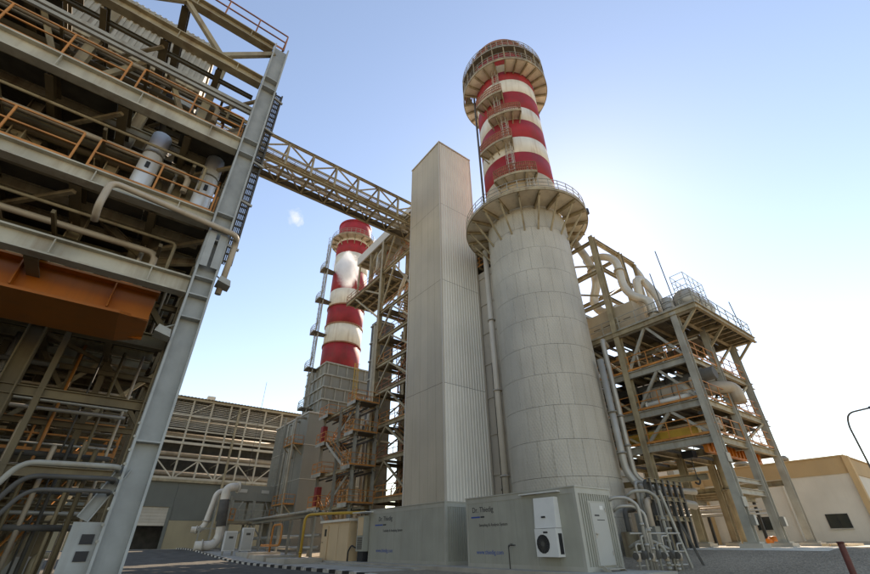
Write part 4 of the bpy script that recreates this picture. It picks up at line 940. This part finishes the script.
# named pipes of the left structure
def lp_(nm, label, pts, r, m, fl=(), bend=None): return tag(pipe(None, nm, pts, r, m, 16, bend, fl), label, 'pipe', 'pipes on the near left structure')
lp_('process_pipe', 'beige pipe running along the facade beam and turning down past the corner column', [(-2.2, 12.5, 9.1), (-2.2, 12.05, 9.3), (-2.2, 12.05, 10.2), (1.22, 12.05, 9.9), (1.3, 12.4, 9.8), (1.25, 12.6, 8.0)], .09, 'pipeb', (), .26)
for x, lb in ((-1.88, 'left of two upright silver exhaust pipes behind the orange railing'), (-.05, 'right of two upright silver exhaust pipes near the corner column')):
    t = thing('exhaust_pipe', lb, 'pipe', (x, 14, 10.7), 'silver exhaust pipes')
    mem(t, 'shell', (x, 14, 10.7), (x, 14, 14.25), .62, None, 'tube', 'exh'); mem(t, 'collar', (x, 14, 11.3), (x, 14, 11.36), .66, None, 'tube', 'galv'); mem(t, 'collar', (x, 14, 13.2), (x, 14, 13.26), .66, None, 'tube', 'galv')
    boxo(t, 'port', (x-.06, 13.66, 12.45), (x+.06, 13.72, 12.7), 'black')
for k, lb in enumerate(('topmost', 'middle', 'lowest')):
    dz = -.24*k; dy = .0
    lp_('service_pipe', lb+' of three dark parallel pipes bending down beside the corner column', [(-1.9+.1*k, 11.9+dy, gz(0, 11)), (-1.75+.1*k, 11.9+dy, 1.9+dz), (-1.25+.13*k, 11.9+dy, 2.95+dz), (.35, 11.9+dy, 2.98+dz), (.35, 14, 2.98+dz)], .055-.007*k, 'steelg' if k == 0 else 'dark', (), .25)
for (x, yy, z, dx, lb) in ((.2, 12.2, 6.35, -.1, 'grey floodlight hanging below the orange crane girder'), (1.25, 12.35, 8.35, .2, 'grey floodlight on the outside of the corner column')):
    t = thing('floodlight', lb, 'floodlight', (x, yy, z))
    b = MB(); b.add([(x-.16, yy-.25, z-.14), (x+.22, yy-.2, z-.22), (x+.22, yy+.2, z-.22), (x-.16, yy+.25, z-.14), (x-.1, yy-.14, z+.1), (x+.2, yy-.12, z+.02), (x+.2, yy+.12, z+.02), (x-.1, yy+.14, z+.1)], [(0,3,2,1),(4,5,6,7),(0,1,5,4),(1,2,6,5),(2,3,7,6),(3,0,4,7)]); b.build('head', 'steelg', t)
    mem(t, 'arm', (x-.05, yy+.05, z+.05), (x-.3 if dx > 0 else x+.25, yy+.2, z+.3), .05, None, 'rod', 'steelg')

# ================================================================ PIPE BRIDGE
br = thing('pipe_bridge', 'high steel truss bridge between the left structure and the tower', 'bridge', (-2.5, 34, gz(0, 34)))
P0, P1 = V(-5.2, 33.75, 0), V(21.7, 33.75, 0); bd = (P1-P0).normalized(); bn = V(-bd.y, bd.x, 0); NB = 10; ZB, ZM, ZTb = 34.2, 34.9, 37.5
HW = 1.35
def bp_(k, s, z): return P0.lerp(P1, k/NB)+bn*(s*HW)+V(0, 0, z)
for s in (-1, 1):
    for z, h in ((ZB, .34), (ZTb, .26)): mem(br, 'chord', bp_(0, s, z), bp_(NB, s, z), .26, h, 'ibeam', 'steel')
    mem(br, 'mid_chord', bp_(0, s, 35.6), bp_(NB, s, 35.6), .14, .2, 'box', 'steel')
    for k in range(NB+1):
        mem(br, 'truss_post', bp_(k, s, ZB+.17), bp_(k, s, ZTb-.13), .2, None, 'ibeam', 'steel')
        if k < NB:
            a, c = (k, k+1) if k % 2 else (k+1, k)
            mem(br, 'diagonal', bp_(a, s, 35.5), bp_(c, s, ZTb-.1), .13, None, 'box', 'steel')
for k in range(NB+1):
    mem(br, 'cross_beam', bp_(k, -1, ZB-.02), bp_(k, 1, ZB-.02), .2, .3, 'ibeam', 'steel'); mem(br, 'cross_beam', bp_(k, -1, ZTb), bp_(k, 1, ZTb), .15, .18, 'ibeam', 'steel')
    if k < NB:
        mem(br, 'wind_brace', bp_(k, -1, ZB), bp_(k+1, 1, ZB), .11, None, 'box', 'steel'); mem(br, 'wind_brace', bp_(k, 1, ZB+.02), bp_(k+1, -1, ZB+.02), .11, None, 'box', 'steel')
for q, r in ((-.7, .22), (-.1, .16), (.35, .12)): pipe(br, 'pipe', [bp_(0, q, 34.55), bp_(NB, q, 34.55)], r, 'pipeb', 10)
b = MB().bar(bp_(0, .78, 34.3), bp_(NB, .78, 34.3), .9, .06); b.build('walkway', 'grate', br)
rail(br, [bp_(0, 1.04, ZTb+.1), bp_(NB, 1.04, ZTb+.1)], 'steel', .6, 2.5, .05, posts=False, toe=False)
for k in (0, 2):                                              # trestle carrying the bridge's far end
    for s in (-1, 1):
        q = bp_(k, s, 0); mem(br, 'trestle_leg', V(q.x, q.y, gz(q.x, q.y)), bp_(k, s, ZB-.17), .45, None, 'ibeam', 'steel')
for z in (8, 16, 24):
    for s in (-1, 1): mem(br, 'trestle_brace', bp_(0, s, z), bp_(2, s, z+7.5), .2, None, 'box', 'steel')

# ================================================================ BOILER UNIT 1 (behind tower and chimney)
hb = thing('boiler_casing', 'grey boiler casing seen in the gap between tower and chimney', 'boiler', (34, 32, gz(30, 32)))
boxo(hb, 'casing', (26.2, 24.6, .6), (44, 42, 25.0), 'casing')
for z in fr(2, 24.5, 9): boxo(hb, 'stiffener', (26.05, 24.45, z), (44.1, 42.1, z+.16), 'casing')
for x in fr(26.3, 43, 8): boxo(hb, 'stiffener', (x, 24.4, .6), (x+.18, 24.6, 25), 'casing')
for yy in fr(24.8, 41.5, 8): boxo(hb, 'stiffener', (26.0, yy, .6), (26.2, yy+.18, 25), 'casing')
boxo(hb, 'inlet_duct', (24.9, 23.6, .7), (27.2, 26.2, 24.8), 'trim')
for z in fr(3, 24, 7): boxo(hb, 'duct_flange', (24.82, 23.52, z), (27.28, 26.28, z+.12), 'trim')
for z in (25.6, 27.6, 29.8):
    for a in range(4): boxo(hb, 'grating_panel', (24.9+a*1.2, 22.4, z), (26.06+a*1.2, 29.5, z+.06), 'grate')
    for yy in fr(22.4, 29.5, 5): mem(hb, 'joist', (24.8, yy, z-.15), (30, yy, z-.15), .14, .28, 'ibeam', 'steel')
    rail(hb, [(24.8, 29.5, z), (24.8, 22.3, z), (30, 22.3, z)], 'orange', 1.1, 1.5, posts=False)
for x, yy in ((24.95, 22.6), (24.95, 29.3), (29.6, 22.6), (29.6, 29.3)): mem(hb, 'post', (x, yy, .9), (x, yy, 31), .3, None, 'ibeam', 'steel')
mem(hb, 'brace', (24.95, 22.6, 25.7), (24.95, 29.3, 29.7), .16, None, 'box', 'steel')
tag(pipe(None, 'downpipe', [(23.3, 22.75, gz(23, 22)), (23.3, 22.75, 25.4)], .26, 'trim', 12, None, ((0, .2), (0, .45), (0, .7))), 'grey downpipe running up the left flank of the clad chimney base', 'pipe')
tag(pipe(None, 'downpipe', [(23.9, 23.6, gz(23, 22)), (23.9, 23.6, 14.6), (24.6, 23.9, 14.6)], .13, 'dark', 10, None, ((0, .3),)), 'thin dark pipe between the tower and the clad chimney base', 'pipe')

# access frame behind the tower
af = thing('access_frame', 'tall braced access frame with stairs behind the left edge of the tower', 'steel structure', (24, 38, gz(24, 38)))
FX0, FX1, GY0, GY1 = 22.0, 25.9, 33.0, 40.5
for x in (FX0, FX1):
    for yy in (GY0, GY1): mem(af, 'column', (x, yy, gz(x, yy)-.1), (x, yy, 37.2), .5, .5, 'ibeam', 'steel', upv=(1, 0, 0))
AL = [5.2, 8.8, 12.1, 15.8, 19.0, 22.3, 26.1, 32.1, 37.2]
for i, z in enumerate(AL):
    for x in (FX0, FX1): mem(af, 'floor_beam', (x, GY0, z-.2), (x, GY1, z-.2), .26, .4, 'ibeam', 'steel')
    for yy in (GY0, GY1): mem(af, 'floor_beam', (FX0, yy, z-.22), (FX1, yy, z-.22), .26, .36, 'ibeam', 'steel')
    if i < len(AL)-1:
        ym = (GY0+GY1)/2+.8; z1 = AL[i+1]
        mem(af, 'brace', (FX0, ym, z1-.4), (FX0, GY1-.2, z+.1), .18, None, 'box', 'steel'); mem(af, 'brace', (FX0, ym, z1-.4), (FX0, GY0+.2, z+.1), .18, None, 'box', 'steel')
        mem(af, 'brace', (FX0+.2, GY1, z+.1), (FX1-.2, GY1, z1-.4), .16, None, 'box', 'steel')
        s = 1 if i % 2 else -1; a = 36.9-s*2.4
        stair(af, (24.4, a, z), (24.4, a+s*4.8, z1), .9, 'steel', 'orange' if i % 2 else 'rustrail')
        for q in range(2): boxo(af, 'grating_panel', (FX0+.1, GY0+.2+q*5.9, z), (FX1-.1, GY0+1.5+q*5.9, z+.05), 'grate')
        rail(af, [(FX0+.02, GY0, z), (FX0+.02, GY1, z)], 'rustrail' if i % 2 else 'orange', 1.1, 1.5, posts=False)
# roof fascia and cantilever decks
boxo(af, 'roof_fascia', (21.75, 33, 37.25), (21.95, 48.2, 38.75), 'trim'); boxo(af, 'roof_fascia', (21.95, 48.0, 37.25), (26.5, 48.2, 38.75), 'trim')
boxo(af, 'roof_sheet', (21.95, 33, 38.3), (26.5, 48.0, 38.4), 'casing')
for yy in fr(33.5, 47.8, 8): mem(af, 'roof_joist', (21.95, yy, 37.5), (26.4, yy, 37.5), .16, .3, 'ibeam', 'steel')
for z, ye in ((31.9, 50.6),):
    for x in fr(21.9, 26, 3): mem(af, 'deck_beam', (x, GY1, z-.25), (x, ye, z-.25), .2, .4, 'ibeam', 'steel')
    for yy in fr(GY1+.3, ye, 7): mem(af, 'deck_joist', (21.8, yy, z-.12), (26, yy, z-.12), .12, .2, 'ibeam', 'steel')
    for q in range(6): boxo(af, 'grating_panel', (21.8, GY1+q*1.68+.02, z), (26, GY1+q*1.68+1.66, z+.06), 'grate')
    rail(af, [(21.8, GY1, z), (21.8, ye, z), (26, ye, z)], 'rustrail', 1.1, 1.5, posts=False)
for yy, z0 in ((46.5, 27.0), (43.6, 28.8)):
    for x in (FX0, FX1): mem(af, 'bracket_strut', (x, GY1+.1, z0-(yy-43.6)*.6), (x, yy+1.5, 31.5), .2, None, 'box', 'steel')
for x in (FX0, FX1):
    mem(af, 'roof_post', (x, 47.6, 32), (x, 47.6, 37.3), .22, None, 'box', 'steel'); mem(af, 'roof_post', (x, 44.2, 32), (x, 44.2, 37.3), .22, None, 'box', 'steel')
for k in range(16):
    x = RND.uniform(22.3, 25.6); yy = RND.uniform(40.8, 47.5) if k < 9 else RND.uniform(33.5, 40); z = RND.choice([32.0, 33.5]) if k < 9 else RND.choice(AL[2:7])
    pipe(af, 'pipe', [(x, yy, z), (x, yy, z+RND.uniform(1.5, 4)), (x, yy-1.5, z+3.6)], RND.choice([.1, .16, .24]), RND.choice(['pipeb', 'galv', 'steel', 'rustrail']), 10)
dk = thing('dark_duct', 'dark upright duct beside the access frame', 'duct', (25.5, 47, gz(25, 47)))
boxo(dk, 'casing', (24.2, 44.6, 1), (26.6, 46.6, 27.5), 'dark')
for z in fr(4, 27, 9): boxo(dk, 'flange', (24.08, 44.48, z), (26.72, 46.72, z+.2), 'casing')
mem(dk, 'downpipe', (23.9, 44.9, 1), (23.9, 44.9, 26.5), .5, None, 'tube', 'steelg')

# ================================================================ BOILER UNIT 2
u2_ = thing('boiler_casing', 'grey stepped boiler casing below the distant striped chimney', 'boiler', (25, 57, gz(25, 57)))
boxo(u2_, 'stack_box', (22.0, 55.5, .8), (29.0, 62.5, 24.4), 'casing')
for i, z in enumerate(fr(8.0, 24.2, 9)):
    boxo(u2_, 'rib', (21.8, 55.3, z), (29.2, 62.7, z+.2), 'steelg')
    for k in range(6):
        yy = 55.2+k*1.5+(.7 if i % 2 else 0)
        if i < 9 and yy < 61.8: boxo(u2_, 'rib_post', (21.87, yy+.5, z+.2), (22.02, yy+.64, z+1.8), 'steelg')
        x = 22.2+k*1.5+(.7 if i % 2 else 0)
        if i < 9 and x < 28.9: boxo(u2_, 'rib_post', (x, 55.37, z+.2), (x+.14, 55.52, z+1.8), 'steelg')
boxo(u2_, 'lower_casing', (20.0, 54.2, .7), (25.9, 66.8, 16.4), 'casing')
for z in (4.5, 8.4, 12.4): boxo(u2_, 'seam', (19.95, 54.15, z), (25.95, 66.85, z+.06), 'trim')
for yy in (57.3, 60.4, 63.5): boxo(u2_, 'seam', (19.96, yy, .8), (20.0, yy+.05, 16.4), 'trim')
boxo(u2_, 'top_edge', (19.88, 54.08, 16.4), (26.0, 66.9, 16.58), 'trim')
ladder(u2_, (19.75, 62.5, 1.2), (19.75, 62.5, 17.4), (-1, 0, 0), 'steelg'); ladder(u2_, (26.6, 55.1, 14), (26.6, 55.1, 25), (0, -1, 0), 'yellow')
for z, y0, y1 in ((12.4, 54.6, 58.0), (5.6, 54.6, 58.6)):
    for q in range(2): boxo(u2_, 'grating_panel', (18.6, y0+(y1-y0)*q/2+.01, z), (19.94, y0+(y1-y0)*(q+1)/2-.01, z+.07), 'steel')
    rail(u2_, [(19.9, y1, z), (18.6, y1, z), (18.6, y0, z), (19.9, y0, z)], 'orange', 1.1, 1.2, posts=False)
    for yy in (y0+.1, y1-.1): mem(u2_, 'bracket', (19.94, yy, z-1.2), (18.7, yy, z-.05), .12, None, 'box', 'steel')
for x, yy in ((18.7, 55.0), (19.2, 57.2), (19.4, 59.6)): pipe(u2_, 'pipe', [(x, yy, gz(x, yy)), (x, yy, 15.8), (19.99, yy, 15.8)], .15, 'steelg', 10)

# stair tower with orange rails
sw = thing('stair_tower', 'zigzag steel stairs with orange railings left of the access frame', 'stairs', (20.5, 42.5, gz(20.5, 42)))
SX = (19.2, 21.4); ZS = [1.0, 4.7, 7.9, 11.0, 14.0]
for x in SX:
    for yy in (38.6, 42.4, 46.6): mem(sw, 'column', (x, yy, gz(x, yy)-.1), (x, yy, 14.2), .26, None, 'ibeam', 'steelg')
for i, z in enumerate(ZS[1:]):
    for (ya, yb) in ((38.2, 40.0), (44.8, 47.2)):
        boxo(sw, 'landing', (SX[0]-.5, ya, z-.05), (SX[1]+.2, yb, z+.02), 'grate'); boxo(sw, 'landing_edge', (SX[0]-.56, ya, z-.3), (SX[0]-.5, yb, z+.05), 'steelg')
        rail(sw, [(SX[1], ya, z), (SX[0]-.5, ya, z), (SX[0]-.5, yb, z), (SX[1], yb, z)], 'orange', 1.1, 1.1, posts=False)
    for x in SX: mem(sw, 'floor_beam', (x, 38.2, z-.2), (x, 47, z-.2), .18, .3, 'ibeam', 'steel')
    for x in fr(19.4, 21.2, 2): mem(sw, 'joist', (x, 38.4, z-.5), (x, 47, z-.5), .1, .16, 'ibeam', 'dark')
for i in range(4):
    a, c = (45.0, 39.9) if i % 2 else (39.9, 45.0)
    stair(sw, (19.3+.9*(i % 2), a, ZS[i]), (19.3+.9*(i % 2), c, ZS[i+1]), .85, 'steelg', 'orange')
for (yy, z, lb) in ((46.3, 11.1, 'upper'), (45.9, 4.8, 'lower')):
    rc = boxo(None, 'red_cabinet', (19.0, yy, z), (19.5, yy+.7, z+1.9), 'redp'); tag(rc, f'{lb} narrow red cabinet standing on a landing of the zigzag stairs', 'cabinet', 'red cabinets on the stairs')
    boxo(rc, 'door', (18.97, yy+.05, z+.1), (18.999, yy+.65, z+1.8), 'redp')
for k in range(10):
    x, yy = RND.uniform(22.2, 23.6), RND.uniform(41, 48); pipe(sw, 'pipe', [(x, yy, gz(x, yy)), (x, yy, RND.uniform(6, 13)), (x, yy-2, 13)], RND.choice([.1, .18, .28]), RND.choice(['galv', 'steel', 'pipeb', 'dark']), 10)

# ================================================================ BACK HALL
hl = thing('turbine_hall', 'long dark hall with an open lattice upper storey at the back left', 'hall', (8, 80, 1.2))
HY = 75.0
boxo(hl, 'core', (-34, HY+5.5, .5), (34, HY+26, 20.6), 'dark')
DX0, DX1, DT = 1.5, 9.6, 6.2
for x0, x1 in ((-34, -24), (-24, -14), (-14, -6), (-6, DX0), (DX1+.4, 17), (17, 25), (25, 34)):
    boxo(hl, 'wall_sheet', (x0+.02, HY, 4.6), (x1-.02, HY+.2, 9.4), 'hallw'); boxo(hl, 'lower_wall_sheet', (x0+.02, HY-.04, .8), (x1-.02, HY+.2, 4.58), 'halll')
boxo(hl, 'wall_sheet', (DX0, HY+.003, DT+.3), (DX1+.4, HY+.2, 9.4), 'hallw')
boxo(hl, 'door_frame', (DX1, HY-.1, 1), (DX1+.4, HY+.25, DT), 'hallw'); boxo(hl, 'door_frame', (DX0, HY-.12, DT), (DX1+.4, HY+.25, DT+.3), 'hallw')
sh = boxo(hl, 'door_shutter', (DX0, HY+.1, 3.9), (DX1, HY+.2, DT), 'louv')
for k in range(6): boxo(sh, 'slat', (DX0, HY+.06, 3.95+k*.38), (DX1, HY+.1, 4.25+k*.38), 'louv')
boxo(hl, 'gutter', (-34, HY-.35, 9.4), (34, HY+.1, 9.75), 'steel')
XP = fr(-33, 34, 24)
for x in XP:
    mem(hl, 'lattice_post', (x, HY-.1, 9.7), (x, HY-.1, 21.2), .24, None, 'box', 'lattice')
    mem(hl, 'roof_arm', (x, HY-.1, 20.9), (x, HY+5.5, 20.9), .16, None, 'box', 'lattice'); mem(hl, 'floor_arm', (x, HY-.1, 12.2), (x, HY+5.5, 12.2), .14, None, 'box', 'lattice')
for i in range(24):
    a, c = (XP[i], XP[i+1]) if i % 2 else (XP[i+1], XP[i])
    mem(hl, 'diagonal', (a, HY-.13, 9.8), (c, HY-.13, 12.4), .16, None, 'box', 'lattice')
    if i % 2: mem(hl, 'diagonal', (a, HY-.13, 19.0), (c, HY-.13, 21.0), .12, None, 'box', 'lattice')
for z, s in ((9.9, .3), (12.45, .3), (14.7, .34), (15.4, .2), (16.6, .2), (18.7, .26), (21.2, .3)): mem(hl, 'chord', (-34, HY-.16, z), (34, HY-.16, z), s, None, 'box', 'lattice')
for k in range(7): boxo(hl, 'louvre_blade', (-34, HY+.2+.02*k, 17.0+k*.25), (34, HY+.55+.02*k, 17.1+k*.25), 'louv')
for k in range(7): boxo(hl, 'louvre_blade', (-34, HY+.2+.02*k, 19.0+k*.27), (34, HY+.5+.02*k, 19.1+k*.27), 'louv')
b = MB()
for k in range(136): b.add([(-34+k*.5, HY-.9, 21.35), (-34+k*.5+.25, HY-.9, 21.43), (-34+k*.5+.25, HY+26, 22.6), (-34+k*.5, HY+26, 22.5)], [(0,1,2,3)]).add([(-34+k*.5+.25, HY-.9, 21.43), (-34+k*.5+.5, HY-.9, 21.35), (-34+k*.5+.5, HY+26, 22.5), (-34+k*.5+.25, HY+26, 22.6)], [(0,1,2,3)])
b.build('roof_sheeting', 'louv', hl)
for z, r, yy in ((16.2, .5, 77.5), (13.4, .35, 77), (13.2, .25, 78.5), (10.8, .4, 77.5), (18.2, .3, 76.5)): pipe(hl, 'pipe', [(-33, yy, z), (33, yy, z)], r, 'pipeb', 10)
boxo(hl, 'downpipe', (15.6, HY-.5, 1), (15.9, HY-.2, 21), 'steel'); mem(hl, 'downpipe', (19.0, HY-.5, 9), (19.0, HY-.5, 26), .06, None, 'rod', 'dark')
boxo(hl, 'roof_unit', (11, 78, 21.9), (12.2, 79, 23.0), 'louv')
# filter house platform in front of the hall
fh = thing('filter_platform', 'grey equipment box on a steel stand before the back hall', 'equipment', (17.2, 63.5, gz(17, 63.5)))
for x in (14.8, 17.4, 19.8):
    for yy in (62, 65): mem(fh, 'leg', (x, yy, gz(x, yy)-.1), (x, yy, 6.4), .24, None, 'ibeam', 'steelg')
mem(fh, 'brace', (14.8, 62, 1.4), (17.4, 62, 4.0), .14, None, 'box', 'steelg'); mem(fh, 'brace', (19.8, 62, 1.4), (17.4, 62, 4.0), .14, None, 'box', 'steelg')
mem(fh, 'brace', (14.9, 62, 4.3), (16.0, 62, 6.3), .14, None, 'box', 'steelg'); mem(fh, 'brace', (19.8, 62, 4.3), (18.8, 62, 6.3), .14, None, 'box', 'steelg')
boxo(fh, 'box', (14.4, 62.2, 6.4), (20.2, 65.4, 8.2), 'casing'); boxo(fh, 'deck', (14.0, 61.3, 3.85), (20.4, 65.4, 4.1), 'steel')
for x in (15.8, 18.6): boxo(fh, 'louvre', (x-.5, 62.12, 7.3), (x+.5, 62.2, 7.7), 'trim')
rail(fh, [(14.0, 61.3, 4.1), (20.4, 61.3, 4.1)], 'steelg', 1.2, 1.8, .08)
for x in (14.6, 19.8): rail(fh, [(x-.5, 61.2, 4.1), (x+.5, 61.2, 4.1)], 'orange', 1.3, .5, .09, posts=False)
fat = tag(pipe(None, 'cream_elbow_pipe', [(14.3, 58.4, 7.5), (12.75, 58, 7.4), (13.2, 58, 2.3), (12.7, 58, 1.55), (10.9, 58.2, 1.5)], .47, 'pipew', 16, .9, ((0, .1), (3, .6))), 'fat cream pipe with two elbows before the back hall', 'pipe')
cl_ = mem(fat, 'sleeve', (12.86, 58, 6.1), (13.1, 58, 3.4), 1.08, None, 'tube', 'dark'); cl_['label'] = 'dark sleeve round the pipe'
tag(pipe(None, 'cream_elbow_pipe', [(13.6, 60.6, 7.2), (12.4, 60.4, 7.1), (11.9, 60.4, 3.6), (11.5, 60.4, 3.1), (10.6, 60.6, 3.1)], .33, 'pipew', 16, .9, ((1, .9), (3, .4))), 'thinner cream pipe with elbows left of the fat cream pipe', 'pipe')
ps = thing('pipe_support', 'steel support frame under the cream elbow pipes', 'support', (12.5, 61, gz(12.5, 61)))
for x in (11.2, 12.4, 13.9): mem(ps, 'post', (x, 59.2, gz(x, 59)-.1), (x, 59.2, 6.6 if x > 12 else 3.4), .16, None, 'ibeam', 'steelg')
for z in (1.25, 3.2): mem(ps, 'beam', (11, 59.2, z), (14.1, 59.2, z), .16, None, 'box', 'steelg')
for i, (x, yy, h, lb) in enumerate(((12.6, 50.5, 1.7, 'left of two pale electrical cabinets by the painted kerb'), (14.2, 50.5, 2.0, 'right of two pale electrical cabinets by the painted kerb'))):
    t = thing('electrical_cabinet', lb, 'cabinet', (x, yy, gz(x, yy)), 'pale electrical cabinets'); g = gz(x, yy)
    boxo(t, 'housing', (x-.55, yy, g+.35), (x+.55, yy+.5, g+.35+h), 'acw'); boxo(t, 'door', (x-.48, yy-.03, g+.45), (x+.48, yy-.001, g+.25+h), 'door'); boxo(t, 'vent', (x-.2, yy-.05, g+h-.3), (x+.2, yy-.031, g+h-.1), 'dark')
    for q in (-.45, .45): boxo(t, 'leg', (x+q-.05, yy+.1, g-.05), (x+q+.05, yy+.4, g+.35), 'steelg')
for i, (y0, y1) in enumerate(((36.4, 40.6), (41.2, 45.5), (46.0, 50.0))):
    q = boxo(None, 'concrete_block', (13.2, y0, gz(13.5, y0)-.2), (16.2, y1, gz(13.5, y1)+.3), 'conc'); tag(q, ('nearest', 'middle', 'farthest')[i]+' of three low concrete bases behind the painted kerb', 'concrete block', 'concrete bases')

# tan shed, yellow pipes
td = thing('tan_shed', 'small tan panel shed with a narrow door beside the grey cabin', 'shed', (17.6, 35.5, gz(17, 35)))
g = gz(17, 35)-.05; TZ = 3.1
boxo(td, 'shell', (16.65, 33.0, g), (18.9, 38.0, TZ-.05), 'tan')
for k, (a, c) in enumerate(((33.05, 34.8), (34.85, 36.5))): boxo(td, 'wall_panel', (16.6, a, g+.1), (16.65, c, TZ-.15), 'tan')
d_ = boxo(td, 'door', (16.58, 36.7, g+.1), (16.65, 37.8, TZ-.3), 'tan'); boxo(d_, 'window', (16.56, 36.95, 2.1), (16.58, 37.3, 2.6), 'glass'); boxo(d_, 'handle', (16.52, 37.5, 1.65), (16.58, 37.62, 1.7), 'dark')
boxo(td, 'roof', (16.45, 32.85, TZ-.05), (19.1, 38.15, TZ+.12), 'wallw'); boxo(td, 'base', (16.4, 32.8, g-.15), (19.1, 38.2, g+.08), 'conc')
tag(pipe(None, 'yellow_pipe', [(15.4, 39.0, gz(15, 39)), (15.4, 39.0, 3.7), (16.4, 37.4, 3.75), (18.6, 34.2, 3.75)], .11, 'yellow', 12, .6, ((0, .2),)), 'yellow gas pipe rising and bending over the tan shed', 'pipe')
tag(pipe(None, 'yellow_pipe', [(14.6, 47.0, 1.5), (14.6, 42.0, 1.5), (14.6, 42.0, 3.1), (14.6, 44.4, 3.1), (14.6, 44.4, 1.0)], .09, 'orange', 12, .5), 'orange looped gas pipe low behind the painted kerb', 'pipe')
lr = thing('low_pipe_rack', 'low grey pipe rack running behind the tan shed and kerb', 'pipe rack', (16, 46, gz(16, 46)))
for yy in fr(38.8, 56, 6): mem(lr, 'post', (16.2, yy, gz(16, yy)-.1), (16.2, yy, 3.6), .18, None, 'ibeam', 'steelg')
for x in (16.0, 16.5): mem(lr, 'beam', (x, 38.5, 3.7), (x, 56.4, 3.7), .18, .24, 'ibeam', 'casing')
for k in range(5): pipe(lr, 'pipe', [(15.6+k*.3, 38.5, 3.98), (15.6+k*.3, 57, 3.98)], .1, RND.choice(['galv', 'steelg', 'dark']), 8)
for z in (1.3, 2.2): pipe(lr, 'pipe', [(16.7, 38.5, z), (16.7, 57, z)], .14, 'galv', 8)

# ================================================================ STEAM
def steam(name, label, c, rx, ry, rz, dens, scale, seed):
    m = bpy.data.materials.new(name); m.use_nodes = True; t = m.node_tree; N = t.nodes; L = t.links
    N.remove(N['Principled BSDF']); pv = N.new('ShaderNodeVolumePrincipled'); L.new(pv.outputs[0], N['Material Output'].inputs['Volume'])
    pv.inputs['Color'].default_value = (.995, .995, .995, 1); pv.inputs['Anisotropy'].default_value = .1
    tc = N.new('ShaderNodeTexCoord'); ln = N.new('ShaderNodeVectorMath'); ln.operation = 'LENGTH'; L.new(tc.outputs['Object'], ln.inputs[0])
    n = N.new('ShaderNodeTexNoise'); n.inputs['Scale'].default_value = scale; n.inputs['Detail'].default_value = 9; n.inputs['Roughness'].default_value = .62; n.inputs['Distortion'].default_value = .5; n.noise_dimensions = '4D'; n.inputs['W'].default_value = seed; L.new(tc.outputs['Object'], n.inputs['Vector'])
    mr = N.new('ShaderNodeMapRange'); mr.inputs['From Min'].default_value = .1; mr.inputs['From Max'].default_value = 1.0; mr.inputs['To Min'].default_value = .1; mr.inputs['To Max'].default_value = -.36; L.new(ln.outputs['Value'], mr.inputs['Value'])
    ad = N.new('ShaderNodeMath'); ad.operation = 'ADD'; L.new(mr.outputs[0], ad.inputs[0]); L.new(n.outputs['Fac'], ad.inputs[1])
    m2 = N.new('ShaderNodeMapRange'); m2.inputs['From Min'].default_value = .44; m2.inputs['From Max'].default_value = .62; m2.inputs['To Max'].default_value = dens; L.new(ad.outputs[0], m2.inputs['Value'])
    L.new(m2.outputs[0], pv.inputs['Density'])
    bm = bmesh.new(); bmesh.ops.create_icosphere(bm, subdivisions=3, radius=1); me = bpy.data.meshes.new(name); bm.to_mesh(me); bm.free(); me.materials.append(m)
    o = link(name, me, Matrix.Translation(c) @ Matrix.Rotation(rad(-25), 4, 'X') @ Matrix.Diagonal((rx, ry, rz, 1)))
    tag(o, label, 'steam', kind='stuff'); return o
steam('steam_plume', 'white steam puff drifting in front of the distant chimney', (22.4, 52.6, 39.2), 4.6, 5.6, 7.6, 2.2, 1.7, 3.0)
steam('steam_wisp', 'faint wisp of steam in the sky left of the distant chimney', (13.0, 55.0, 47.5), 2.6, 2.6, 3.4, .35, 1.5, 8.0)
